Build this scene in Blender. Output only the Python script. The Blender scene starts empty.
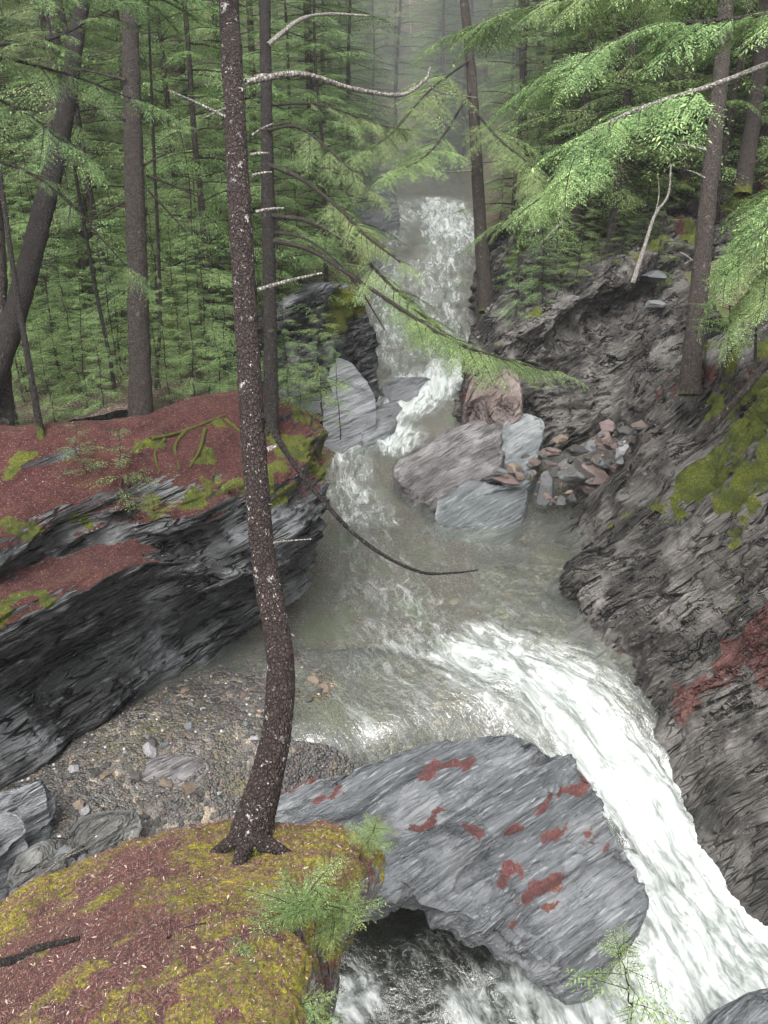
import bpy, math, random
import numpy as np
from mathutils import Vector, Matrix
rnd = random.Random(7)
PI = math.pi
# ------------------------------------------------------------------ camera model
PITCH = math.radians(27.0); CH = 8.0; F = 30/36*1024
cp, sp = math.cos(PITCH), math.sin(PITCH)
def ray(px, py):
    u = (px-384)/F; v = (512-py)/F
    return np.array([u, cp+v*sp, -sp+v*cp])
def PZ(px, py, z):                 # the point at height z
    d = ray(px, py); return np.array([0, 0, CH]) + d*((z-CH)/d[2])
def PD(px, py, t):                 # the point at distance t
    return np.array([0, 0, CH]) + ray(px, py)*t
def project(V):
    V = np.asarray(V, float); r = V-np.array([0, 0, CH])
    t = r[..., 1]*cp - r[..., 2]*sp; v = (r[..., 1]*sp + r[..., 2]*cp)/t
    return 384+F*r[..., 0]/t, 512-F*v, t
# ------------------------------------------------------------------ numpy noise
_rs = np.random.RandomState(11); _tab = _rs.rand(4096).astype(np.float64)
def _h(ix, iy, iz): return _tab[(ix*73856093 ^ iy*19349663 ^ iz*83492791) & 4095]
def vnoise(P):
    P = np.asarray(P, float); I = np.floor(P).astype(np.int64); f = P-I; f = f*f*f*(f*(f*6-15)+10)
    x, y, z = I[..., 0], I[..., 1], I[..., 2]; fx, fy, fz = f[..., 0], f[..., 1], f[..., 2]
    def L(a, b, t): return a+(b-a)*t
    c = [L(L(_h(x, y, z+k), _h(x+1, y, z+k), fx), L(_h(x, y+1, z+k), _h(x+1, y+1, z+k), fx), fy) for k in (0, 1)]
    return L(c[0], c[1], fz)*2-1
def fbm(P, o=4, g=.5):
    s = 0; a = 1; P = np.asarray(P, float)
    for k in range(o): s = s+a*vnoise(P+17.3*k); P = P*2.03; a *= g
    return s
def sstep(a, b, x):
    t = np.clip((x-a)/(b-a), 0, 1); return t*t*(3-2*t)
# bedding of the schist: L runs along the layers, A across them
SL = np.array([.62, .70, .36]); SL /= np.linalg.norm(SL)
SA = np.cross(SL, [0.55, -0.25, .8]); SA /= np.linalg.norm(SA); SB = np.cross(SL, SA); SA, SB = SB, SA
def basis(L, up):
    L = np.array(L, float); L /= np.linalg.norm(L); A = np.cross(L, up); A /= np.linalg.norm(A); return A, np.cross(L, A), L
BL = (SA, SB, SL); BR = basis((.62, -.15, .70), (-.75, -.1, .65)); BB = basis((.82, .52, .17), (.3, -.4, .85)); BG = basis((.76, .63, .17), (.55, -.75, .35)); CUR = [BL]
def strata(P, a=4., b=1., l=.35): return np.stack([P@CUR[0][0]*a, P@CUR[0][1]*b, P@CUR[0][2]*l], -1)
# ------------------------------------------------------------------ meshes
COL = bpy.context.scene.collection
def mesh_np(name, V, Fq, mat=None, smooth=True, attr=None, uv=None):
    V = np.ascontiguousarray(V, dtype=np.float32).reshape(-1, 3); Fq = np.ascontiguousarray(Fq, dtype=np.int32)
    m = bpy.data.meshes.new(name); n, k = Fq.shape
    m.vertices.add(len(V)); m.vertices.foreach_set('co', V.ravel())
    m.loops.add(n*k); m.loops.foreach_set('vertex_index', Fq.ravel())
    m.polygons.add(n); m.polygons.foreach_set('loop_start', np.arange(0, n*k, k, dtype=np.int32))
    try: m.polygons.foreach_set('loop_total', np.full(n, k, dtype=np.int32))
    except Exception: pass
    m.polygons.foreach_set('use_smooth', np.full(n, smooth, dtype=bool))
    if attr is not None:
        A = m.attributes.new('mask', 'FLOAT_COLOR', 'POINT')
        c = np.ones((len(V), 4), np.float32); c[:, :3] = attr; A.data.foreach_set('color', c.ravel())
    if uv is not None:
        U = m.uv_layers.new(name='flow'); U.data.foreach_set('uv', uv[Fq.ravel()].astype(np.float32).ravel())
    m.update(); m.validate()
    if mat: m.materials.append(mat)
    return m
def props(o, label=None, cat=None, group=None, kind=None):
    if label: o['label'] = label
    if cat: o['category'] = cat
    if group: o['group'] = group
    if kind: o['kind'] = kind
    return o
def add(name, V, Fq, mat, parent=None, smooth=True, attr=None, uv=None, origin=None):
    V = np.asarray(V, float).reshape(-1, 3)
    if parent is None:
        if origin is None: origin = np.array([(V[:, 0].min()+V[:, 0].max())/2, (V[:, 1].min()+V[:, 1].max())/2, V[:, 2].min()])
        V = V-origin
    elif origin is not None: V = V-origin
    o = bpy.data.objects.new(name, mesh_np(name, V, Fq, mat, smooth, attr, uv)); COL.objects.link(o)
    if parent is None: o.location = origin
    else: o.parent = parent
    return o
def empty(name, loc, rz=0):
    o = bpy.data.objects.new(name, None); COL.objects.link(o); o.location = loc; o.rotation_euler = (0, 0, rz)
    o.empty_display_size = .2
    return o
def gridfaces(r, c, closed=False):
    i = np.arange(r*c).reshape(r, c)
    if closed: i = np.concatenate([i, i[:, :1]], 1)
    return np.stack([i[:-1, :-1], i[:-1, 1:], i[1:, 1:], i[1:, :-1]], -1).reshape(-1, 4)
def cr(Pts, n, closed=False):       # Catmull-Rom through Pts along axis 0, n samples
    Pts = np.asarray(Pts, float); k = len(Pts)
    if closed: E = np.concatenate([Pts[-1:], Pts, Pts[:2]]); s = np.linspace(0, k, n, endpoint=False)
    else: E = np.concatenate([2*Pts[:1]-Pts[1:2], Pts, 2*Pts[-1:]-Pts[-2:-1]]); s = np.linspace(0, k-1-1e-9, n)
    i = s.astype(int); t = (s-i).reshape((-1,)+(1,)*(Pts.ndim-1)); a, b, c, d = E[i], E[i+1], E[i+2], E[i+3]
    return .5*((2*b)+(-a+c)*t+(2*a-5*b+4*c-d)*t*t+(-a+3*b-3*c+d)*t**3)
def gnormals(G, closed=False):
    if closed:
        du = np.roll(G, -1, 1)-np.roll(G, 1, 1)
    else: du = np.gradient(G, axis=1)
    dv = np.gradient(G, axis=0); n = np.cross(du, dv); l = np.linalg.norm(n, axis=-1, keepdims=True)
    return n/np.maximum(l, 1e-9)
def blocks(Q, k=22.):
    I = np.floor(Q).astype(np.int64); num = 0; den = 1e-12
    for i in (-1, 0, 1):
        for j in (-1, 0, 1):
            for m in (-1, 0, 1):
                x, y, z = I[..., 0]+i, I[..., 1]+j, I[..., 2]+m
                d = (x+_h(x, y, z)-Q[..., 0])**2+(y+_h(x+91, y, z)-Q[..., 1])**2+(z+_h(x, y+57, z)-Q[..., 2])**2
                w = np.exp(-d*k); num = num+w*(_h(x, y, z+33)*2-1); den = den+w
    return num/den
def rockdisp(G, N, amp=.12, fine=.03, terr=.05, sc=1., seed=0):
    P = G+seed*13.7
    d = amp*fbm(P*.9*sc, 3)
    st = strata(P, 2.6*sc, .6*sc, .22*sc)+.18*fbm(P*.7*sc, 2)[..., None]
    n = fbm(st, 3); q = n*3.0; fr = q-np.floor(q); d = d+terr*((np.floor(q)+sstep(.7, 1., fr))/3.)
    d = d+fine*.7*fbm(strata(P, 17*sc, 6*sc, 1.5*sc), 4, .6)
    # blocky breaks
    bl = vnoise(P*1.3*sc+5); d = d+amp*.3*np.abs(bl)
    wq = P+.05*np.stack([fbm(P*2.5+k*9, 3) for k in range(3)], -1)
    d = d+terr*.42*blocks(strata(wq, 2.8*sc, .9*sc, .4*sc))+terr*.16*blocks(strata(wq+3, 9*sc, 2.5*sc, 1.*sc))
    return G+N*d[..., None]
def tube(pts, rad, n=8, sub=None, wob=0., seed=0):
    """tapered tube through pts -> V, F (closed ends)"""
    pts = np.asarray(pts, float); rad = np.asarray(rad, float)
    if sub: 
        rad = np.interp(np.linspace(0, 1, sub), np.linspace(0, 1, len(rad)), rad); pts = cr(pts, sub)
    T = np.gradient(pts, axis=0); T /= np.maximum(np.linalg.norm(T, axis=1, keepdims=True), 1e-9)
    up = np.array([.13, .2, 1.]) if abs(T[0][2]) < .85 else np.array([1., .1, 0])
    A = np.cross(T, up); A /= np.linalg.norm(A, axis=1, keepdims=True); B = np.cross(T, A)
    th = np.linspace(0, 2*PI, n, endpoint=False)
    ring = A[:, None]*np.cos(th)[None, :, None]+B[:, None]*np.sin(th)[None, :, None]
    R = rad[:, None, None]*np.ones((1, n, 1))
    if wob:
        q = pts[:, None]+ring*rad[:, None, None]
        R = R*(1+wob*fbm(q*np.array([9, 9, 3.])+seed*7.1, 3)[..., None])
    V = (pts[:, None]+ring*R).reshape(-1, 3); Fq = gridfaces(len(pts), n, True)
    a, b = len(V), len(V)+1; V = np.concatenate([V, pts[:1], pts[-1:]])
    k = np.arange(n); k2 = (k+1) % n; m = (len(pts)-1)*n
    Fq = np.concatenate([Fq, np.stack([k2, k, np.full(n, a), np.full(n, a)], -1), np.stack([m+k, m+k2, np.full(n, b), np.full(n, b)], -1)])
    return V, Fq
class MB:
    def __init__(s): s.V = []; s.F = []; s.n = 0
    def add(s, V, Fq): s.V.append(np.asarray(V, float)); s.F.append(np.asarray(Fq)+s.n); s.n += len(V); return s
    def get(s): return np.concatenate(s.V), np.concatenate(s.F)
def fix_tris(Fq): return Fq
# ------------------------------------------------------------------ materials
class NT:
    def __init__(s, name):
        s.m = bpy.data.materials.new(name); s.m.use_nodes = True; s.t = s.m.node_tree; s.t.nodes.clear()
        s.out = s.t.nodes.new('ShaderNodeOutputMaterial')
    def n(s, typ, ins=None, **kw):
        x = s.t.nodes.new('ShaderNode'+typ)
        for k, v in kw.items(): setattr(x, k, v)
        for k, v in (ins or {}).items():
            if hasattr(v, 'is_linked') or isinstance(v, bpy.types.NodeSocket): s.t.links.new(v, x.inputs[k])
            else: x.inputs[k].default_value = v
        return x
    def math(s, op, a, b=0., c=None, clamp=False):
        d = {0: a, 1: b}
        if c is not None: d[2] = c
        return s.n('Math', d, operation=op, use_clamp=clamp).outputs[0]
    def noise(s, vec, scale, detail=6., rough=.6, dist=0.):
        return s.n('TexNoise', {'Vector': vec, 'Scale': scale, 'Detail': detail, 'Roughness': rough, 'Distortion': dist}).outputs[0]
    def ss(s, a, b, x):
        return s.n('MapRange', {'Value': x, 'From Min': a, 'From Max': b}, interpolation_type='SMOOTHSTEP').outputs[0]
    def mix(s, f, a, b, bt='MIX'):
        x = s.t.nodes.new('ShaderNodeMix'); x.data_type = 'RGBA'; x.blend_type = bt
        for k, v in ((0, f), (6, a), (7, b)):
            if isinstance(v, bpy.types.NodeSocket): s.t.links.new(v, x.inputs[k])
            else: x.inputs[k].default_value = v if k == 0 else (tuple(v)+(1,))[:4]
        return x.outputs[2]
    def dotv(s, p, v, k): 
        x = s.n('VectorMath', {0: p, 1: tuple(v*k)}, operation='DOT_PRODUCT'); return x.outputs['Value']
    bas = BL
    def strat(s, p, a, b, l):
        return s.n('CombineXYZ', {0: s.dotv(p, s.bas[0], a), 1: s.dotv(p, s.bas[1], b), 2: s.dotv(p, s.bas[2], l)}).outputs[0]
    def bump(s, h, dist, strength=1., norm=None):
        d = {'Height': h, 'Distance': dist, 'Strength': strength}
        if norm is not None: d['Normal'] = norm
        return s.n('Bump', d).outputs[0]
    def finish(s, sh): s.t.links.new(sh, s.out.inputs[0]); return s.m
def rock_mat(name, dark, mid, light, wet=.35, sc=1., litter=(.048, .016, .015), moss=(.16, .16, .018), moss2=(.05, .07, .012), streak=.32, stain=(.060, .019, .015), bas=BL, spec=.5, cr_=.4):
    t = NT(name); t.bas = bas; g = t.n('NewGeometry'); p = g.outputs['Position']
    wp = t.n('VectorMath', {0: p, 1: t.n('VectorMath', {0: t.n('TexNoise', {'Vector': p, 'Scale': .8*sc, 'Detail': 4.}).outputs[1], 3: .09}, operation='SCALE').outputs[0]}, operation='ADD').outputs[0]
    s1 = t.strat(wp, 5.5*sc, 2.6*sc, .34*sc)
    a = t.noise(s1, 1., 8., .58); b = t.noise(p, 1.1*sc, 5., .55)
    c = t.noise(t.strat(wp, 24*sc, 12*sc, 2.4*sc), 1., 6., .6); d = t.noise(p, 26., 5., .7)
    col = t.mix(t.ss(.38, .62, a), dark, mid)
    col = t.mix(t.math('MULTIPLY', t.ss(.46, .62, b), .7), col, light)
    col = t.mix(t.math('MULTIPLY', t.ss(.56, .66, c), streak), col, tuple(min(.55, x*1.8) for x in light))
    col = t.mix(t.math('MULTIPLY', t.ss(.44, .36, c), .5), col, tuple(x*.45 for x in dark))
    vc = t.n('TexVoronoi', {'Vector': t.strat(wp, 5*sc, 1.4*sc, .4*sc), 'Scale': 1., 'Randomness': 1.}, feature='DISTANCE_TO_EDGE').outputs[0]
    vc2 = t.n('TexVoronoi', {'Vector': t.strat(wp, 14*sc, 4*sc, 1.2*sc), 'Scale': 1., 'Randomness': 1.}, feature='DISTANCE_TO_EDGE').outputs[0]
    crk = t.math('MAXIMUM', t.ss(.045, .0, vc), t.math('MULTIPLY', t.ss(.06, .0, vc2), .6))
    vcol = t.n('SeparateColor', {0: t.n('TexVoronoi', {'Vector': t.strat(wp, 5*sc, 1.4*sc, .4*sc), 'Scale': 1., 'Randomness': 1.}).outputs['Color']}).outputs[0]
    col = t.mix(t.math('MULTIPLY', vcol, .3), col, mid)
    crk = t.math('MULTIPLY', crk, t.math('MULTIPLY', t.ss(.42, .6, t.noise(p, 2.6, 4.)), cr_*2)); col = t.mix(t.math('MINIMUM', crk, 1.), col, tuple(x*.3 for x in dark))
    # small pale lichen/quartz flecks
    q = t.math('MULTIPLY', t.ss(.66, .72, t.noise(t.strat(wp, 30*sc, 14*sc, 8*sc), 1., 4., .65)), t.ss(.45, .6, t.noise(p, 2.3, 3.)))
    col = t.mix(t.math('MULTIPLY', q, .7), col, (.42, .43, .41))
    at = t.n('Attribute', attribute_name='mask'); sep = t.n('SeparateColor', {0: at.outputs['Color']})
    nz = t.noise(p, 5., 8., .68); nz2 = t.noise(p, 3.1, 8., .7)
    st = t.ss(.42, .62, t.math('ADD', sep.outputs[2], t.math('MULTIPLY', t.math('SUBTRACT', a, .5), 1.2)))
    col = t.mix(t.math('MULTIPLY', st, .8), col, t.mix(t.ss(.35, .65, c), tuple(x*.6 for x in stain), tuple(x*1.5 for x in stain)))
    # needle litter
    fl = t.n('TexVoronoi', {'Vector': p, 'Scale': 100., 'Randomness': 1.}).outputs['Color']
    fls = t.n('SeparateColor', {0: fl}).outputs[0]
    lc = t.mix(t.ss(.3, .7, t.noise(p, 30., 8., .85)), tuple(x*.3 for x in litter), tuple(x*2. for x in litter)); lc = t.mix(t.math('MULTIPLY', t.ss(.42, .6, t.noise(p, 4.5, 6., .7)), .55), lc, tuple(x*.5 for x in litter))
    lc = t.mix(t.ss(.5, .8, t.noise(p, 2.2, 4.)), lc, tuple(x*y for x, y in zip(litter, (1.5, 2.2, 1.3))))
    lc = t.mix(t.math('MULTIPLY', t.ss(.94, .96, fls), .5), lc, (.25, .17, .12))
    lm = t.ss(.44, .54, t.math('ADD', t.math('ADD', sep.outputs[1], t.math('MULTIPLY', t.math('SUBTRACT', t.noise(p, 34., 4., .8), .5), .9)), t.math('MULTIPLY', t.math('SUBTRACT', nz2, .5), .8)))
    col = t.mix(lm, col, lc)
    mm = t.ss(.42, .58, t.math('ADD', sep.outputs[0], t.math('MULTIPLY', t.math('SUBTRACT', nz, .5), 1.1)))
    mc = t.mix(t.ss(.3, .7, t.noise(p, 3.4, 6., .7)), moss2, moss)
    mc = t.mix(t.ss(.3, .75, t.noise(p, 48., 4., .7)), tuple(x*.45 for x in moss2), mc)
    col = t.mix(mm, col, mc)
    soft = t.math('MAXIMUM', lm, mm)
    h = t.math('ADD', t.math('MULTIPLY', a, 1.4), t.math('MULTIPLY', c, .3)); h = t.math('SUBTRACT', t.math('ADD', h, t.math('MULTIPLY', d, .12)), t.math('MULTIPLY', crk, .5))
    n1 = t.bump(h, .16, 1.)
    h2 = t.math('ADD', t.noise(p, 38., 5., .8), t.math('MULTIPLY', nz, .8))
    n2 = t.bump(h2, .03, 1.)
    nm = t.n('Mix', {0: soft}, data_type='VECTOR'); t.t.links.new(n1, nm.inputs[4]); t.t.links.new(n2, nm.inputs[5])
    ro = t.math('ADD', t.math('MULTIPLY', soft, .5), t.math('ADD', wet, t.math('MULTIPLY', b, .3)))
    bs = t.n('BsdfPrincipled', {'Base Color': col, 'Roughness': ro, 'Normal': nm.outputs[1], 'Specular IOR Level': spec})
    return t.finish(bs.outputs[0])
M = {}
M['ledge'] = rock_mat('wet_dark_schist', (.010, .010, .011), (.040, .041, .042), (.17, .175, .18), wet=.36, spec=.25, cr_=.9, bas=BG)
M['cliff'] = rock_mat('layered_schist', (.013, .012, .011), (.052, .047, .042), (.155, .145, .135), wet=.30, spec=.35, cr_=.7, moss=(.17, .18, .02), bas=BR)
M['slab'] = rock_mat('wet_grey_schist', (.038, .041, .044), (.095, .102, .108), (.185, .19, .196), wet=.12, streak=.5, bas=BB, cr_=.12, litter=(.065, .018, .017))
M['moss'] = rock_mat('mossy_rock', (.03, .03, .028), (.07, .07, .065), (.16, .16, .15), litter=(.060, .020, .017), moss=(.34, .28, .015), moss2=(.12, .12, .012), wet=.4)
M['pale'] = rock_mat('pale_boulder', (.11, .115, .12), (.155, .16, .168), (.215, .22, .23), wet=.45, streak=.1, bas=BB, cr_=.06)
M['slab2'] = rock_mat('smooth_grey_schist', (.06, .068, .07), (.115, .125, .13), (.24, .25, .25), wet=.22, bas=BB, cr_=.1)
M['slab3'] = rock_mat('streaky_grey_schist', (.05, .047, .048), (.12, .112, .11), (.24, .23, .23), wet=.25, sc=1.3, bas=BB, cr_=.2)
M['brown'] = rock_mat('rusty_brown_rock', (.045, .032, .027), (.10, .073, .063), (.18, .15, .14), wet=.35)
def stone_mat(name, c1, c2, wet=.3):
    t = NT(name); oi = t.n('ObjectInfo'); tc = t.n('TexCoord'); p = tc.outputs['Object']
    pr = t.n('VectorMath', {0: p, 1: t.n('CombineXYZ', {0: t.math('MULTIPLY', oi.outputs['Random'], 40.)}).outputs[0]}, operation='ADD').outputs[0]
    r2 = t.math('FRACT', t.math('MULTIPLY', oi.outputs['Random'], 17.31))
    base = t.mix(r2, c1, c2)
    a = t.noise(pr, 14., 8., .7)
    col = t.mix(t.ss(.35, .7, a), t.mix(.5, base, (.03, .03, .03)), base)
    col = t.mix(t.math('MULTIPLY', t.ss(.62, .7, t.noise(pr, 30., 3.)), .5), col, (.5, .48, .45))
    bs = t.n('BsdfPrincipled', {'Base Color': col, 'Roughness': t.math('ADD', wet, t.math('MULTIPLY', a, .3)), 'Normal': t.bump(a, .015)})
    return t.finish(bs.outputs[0])
M['st_grey'] = stone_mat('grey_stone', (.055, .06, .065), (.15, .155, .16))
M['st_tan'] = stone_mat('tan_stone', (.11, .075, .045), (.20, .15, .105))
M['st_pink'] = stone_mat('pinkish_stone', (.07, .044, .04), (.155, .105, .095))
M['st_white'] = stone_mat('white_quartz', (.24, .235, .245), (.36, .35, .36))
M['st_dark'] = stone_mat('dark_stone', (.025, .024, .022), (.06, .055, .05))
def ground_mat(name, kind):
    t = NT(name); p = t.n('NewGeometry').outputs['Position']
    if kind == 'bed':
        v = t.n('TexVoronoi', {'Vector': p, 'Scale': 13., 'Randomness': 1.}); v2 = t.n('TexVoronoi', {'Vector': p, 'Scale': 36., 'Randomness': 1.})
        r = t.n('SeparateColor', {0: v.outputs['Color']}); r2 = t.n('SeparateColor', {0: v2.outputs['Color']})
        c1 = t.mix(r.outputs[0], (.036, .034, .030), (.13, .118, .10)); c1 = t.mix(t.ss(.85, .9, r.outputs[1]), c1, (.22, .18, .13))
        c2 = t.mix(r2.outputs[0], (.014, .0135, .014), (.07, .067, .066)); c2 = t.mix(t.ss(.8, .85, r2.outputs[1]), c2, (.09, .06, .05))
        col = t.mix(t.ss(.4, .6, t.noise(p, 1.4, 5.)), c1, c2)
        col = t.mix(t.math('MULTIPLY', t.ss(.5, .75, t.noise(p, .7, 4.)), .6), col, (.13, .125, .045))
        h = t.math('ADD', t.math('MULTIPLY', v.outputs['Distance'], -1.), t.math('MULTIPLY', v2.outputs['Distance'], -.6))
        bs = t.n('BsdfPrincipled', {'Base Color': col, 'Roughness': .55, 'Normal': t.bump(h, .05, 1.)})
    else:
        a = t.noise(p, 12., 8., .75); b = t.noise(p, 1.1, 6., .6); c = t.noise(p, 50., 4., .8)
        fl = t.n('SeparateColor', {0: t.n('TexVoronoi', {'Vector': p, 'Scale': 80.}).outputs['Color']}).outputs[0]
        col = t.mix(a, (.018, .012, .008), (.075, .045, .030)); col = t.mix(t.ss(.9, .93, fl), col, (.36, .26, .18))
        gm = t.ss(.52, .62, b)
        col = t.mix(t.math('MULTIPLY', gm, .85), col, t.mix(c, (.02, .035, .008), (.10, .12, .02)))
        bs = t.n('BsdfPrincipled', {'Base Color': col, 'Roughness': .9, 'Normal': t.bump(t.math('ADD', a, c), .04, 1.)})
    return t.finish(bs.outputs[0])
M['bed'] = ground_mat('stream_gravel', 'bed'); M['floor'] = ground_mat('needle_litter', 'floor')
def bark_mat(name, c1, c2, lich=.5, lcol=(.45, .46, .42), mossb=False, ls=1.):
    t = NT(name); tc = t.n('TexCoord'); p = t.n('NewGeometry').outputs['Position']
    mp = t.n('Mapping', {'Vector': p, 'Scale': (1, 1, .28)}).outputs[0]
    a = t.noise(mp, 34., 8., .7, .4); b = t.noise(p, 3., 5.)
    vo = t.n('TexVoronoi', {'Vector': t.n('Mapping', {'Vector': p, 'Scale': (1, 1, .4)}).outputs[0], 'Scale': 42., 'Randomness': 1.}, feature='DISTANCE_TO_EDGE').outputs[0]
    col = t.mix(t.ss(.35, .65, a), c1, c2); col = t.mix(t.math('MULTIPLY', t.ss(.10, .0, vo), .7), col, tuple(x*.35 for x in c1))
    if lich:
        l1 = t.math('MAXIMUM', t.ss(.62, .67, t.noise(p, 17.*ls, 6., .65)), t.ss(.62, .66, t.noise(p, 7.*ls, 7., .7))); l2 = t.ss(.30, .55, b)
        l3 = t.ss(.64, .68, t.noise(p, 55.*ls, 3., .6))
        m = t.math('MULTIPLY', t.math('MAXIMUM', l1, t.math('MULTIPLY', l3, .8)), l2)
        col = t.mix(t.math('MULTIPLY', m, lich), col, lcol)
    if mossb:
        at = t.n('SeparateColor', {0: t.n('Attribute', attribute_name='mask').outputs['Color']})
        mm = t.ss(.4, .6, t.math('ADD', at.outputs[0], t.math('MULTIPLY', t.math('SUBTRACT', t.noise(p, 9., 6.), .5), 1.)))
        col = t.mix(mm, col, t.mix(a, (.02, .03, .006), (.12, .13, .015)))
    h = t.math('ADD', a, t.math('MULTIPLY', t.ss(0., .2, vo), .8))
    bs = t.n('BsdfPrincipled', {'Base Color': col, 'Roughness': .75, 'Specular IOR Level': .25, 'Normal': t.bump(h, .03, 1.)})
    return t.finish(bs.outputs[0])
M['bark_red'] = bark_mat('wet_reddish_bark', (.016, .010, .009), (.048, .031, .027), .95, (.42, .41, .39), True)
M['bark_grey'] = bark_mat('lichened_grey_bark', (.022, .017, .014), (.07, .055, .046), .6, (.19, .205, .165), True, .7)
M['bark_dark'] = bark_mat('dark_bark', (.009, .007, .006), (.028, .021, .019), .35, (.12, .13, .10), True)
M['bark_far'] = bark_mat('brown_bark', (.016, .012, .010), (.05, .039, .033), .35, (.12, .125, .10), True)
M['dead'] = bark_mat('pale_dead_wood', (.16, .14, .12), (.36, .34, .31), .6, (.5, .52, .46))
M['twig'] = bark_mat('twig_bark', (.018, .013, .011), (.055, .043, .035), .4, (.17, .18, .13))
def leaf_mat(name, c1, c2, tip, trans=.35):
    t = NT(name); g = t.n('NewGeometry'); oi = t.n('ObjectInfo')
    r = g.outputs['Random Per Island']; p = g.outputs['Position']
    col = t.mix(r, c1, c2); col = t.mix(t.ss(.82, .95, r), col, tip)
    col = t.mix(t.math('MULTIPLY', t.ss(.45, .7, t.noise(p, 1.4, 3.)), .5), col, tip)
    hs = t.n('HueSaturation', {'Hue': t.math('ADD', .488, t.math('MULTIPLY', oi.outputs['Random'], .03)), 'Saturation': .95,
             'Value': t.math('ADD', .8, t.math('MULTIPLY', oi.outputs['Random'], .45)), 'Color': col}).outputs[0]
    a = t.n('BsdfPrincipled', {'Base Color': hs, 'Roughness': .5, 'Specular IOR Level': .3}).outputs[0]
    b = t.n('BsdfTranslucent', {'Color': hs}).outputs[0]
    return t.finish(t.n('MixShader', {0: trans, 1: a, 2: b}).outputs[0])
M['leaf'] = leaf_mat('hemlock_needles', (.055, .098, .036), (.12, .19, .065), (.20, .27, .085))
M['leaf_b'] = leaf_mat('bright_hemlock_needles', (.085, .145, .048), (.17, .255, .085), (.28, .36, .125))
M['leaf_y'] = leaf_mat('yellow_green_leaves', (.10, .15, .02), (.17, .21, .03), (.25, .27, .05))
# ------------------------------------------------------------------ masks on rocks
def paint(V, spots, soft=.2):
    """each spot (px, py, radius m [, strength]) sits at the surface point nearest that pixel"""
    V = np.asarray(V).reshape(-1, 3); out = np.zeros(len(V))
    px, py, t = project(V)
    if len(spots): Wp = .16*np.stack([fbm(V*2.2+k*31, 4) for k in range(3)], -1)+.05*np.stack([fbm(V*9+k*31, 3) for k in range(3)], -1)
    for s in spots:
        c = (px-s[0])**2+(py-s[1])**2+np.where(t > 0, t, 1e3)*.5; k = int(np.argmin(c)); q = V-V[k]+Wp*min(1.6, s[2]/.25); al = q@CUR[0][2]; d = np.sqrt(np.maximum((q*q).sum(1)-al*al, 0)*1.5+al*al*(.16 if s[2] < .3 else .45))/s[2]
        out = np.maximum(out, (1-sstep(soft, 1.25, d))*(s[3] if len(s) > 3 else 1))
    return out
# ================================================================== WATER LEVEL + BED
WC = [(800,1010,-1.95),(740,930,-1.75),(670,840,-1.35),(625,770,-.9),(570,705,-.35),(480,650,-.05),(420,580,0),(400,530,.02),(390,480,.1),
      (395,440,.4),(430,380,1.15),(425,330,1.8),(425,280,2.6),(425,235,3.3),(420,200,3.9)]
WX = [(300,700,0),(350,600,0),(300,620,0),(550,560,0),(560,610,0),(620,690,-.35),(680,780,-1.1),(330,500,.02),(530,520,0),(440,690,0),(380,720,0),
      (380,960,-1.75),(330,1010,-1.85),(450,930,-1.7),(560,1010,-1.85),(640,1010,-1.9),(480,1000,-1.85),(560,980,-1.8),(620,920,-1.6),(650,900,-1.5),(300,1100,-1.9),
      (740,860,-1.6),(500,540,0),(360,470,.1),(470,500,.1),(560,720,-.4),(600,760,-.85),(200,700,0),(150,800,0),(60,850,0)]
ctrl = np.array([PZ(*a) for a in WC+WX]+[[-3, 17, .1], [5, 16, .1], [-3, 22, 1.3], [6, 22, 1.3], [-4, 30, 3.1], [6, 30, 3.1], [1, 45, 5.], [-8, 45, 5], [10, 45, 5], [0, 65, 7], [8, 4, -2.2], [-5, 4, -1.9], [0, 2, -2.2], [.2, 8.1, -1.7], [1.1, 8.1, -1.7], [1.9, 7.8, -1.7], [0, 7.6, -1.75], [.2, 7.3, -1.75], [1.2, 7.2, -1.75], [.3, 9.7, 0], [-.6, 9.0, 0], [-1.2, 8.7, 0], [-1.8, 8.4, 0], [0, 9.3, 0], [-.3, 10.4, 0], [1.2, 10., 0], [2., 10.2, 0]])
def mq_fit(P, z, c=.8):
    d = np.sqrt(((P[:, None]-P[None])**2).sum(-1)+c*c); n = len(P)
    A = np.zeros((n+1, n+1)); A[:n, :n] = d; A[n, :n] = 1; A[:n, n] = 1
    w = np.linalg.solve(A, np.append(z, 0)); return P, w, c
def mq_eval(mod, X, Y):
    P, w, c = mod; out = np.full(X.shape, w[-1])
    for i in range(len(P)): out = out+w[i]*np.sqrt((X-P[i, 0])**2+(Y-P[i, 1])**2+c*c)
    return out
WM = mq_fit(ctrl[:, :2], ctrl[:, 2], .6)
def waterz(X, Y): return mq_eval(WM, X, Y)
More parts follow.
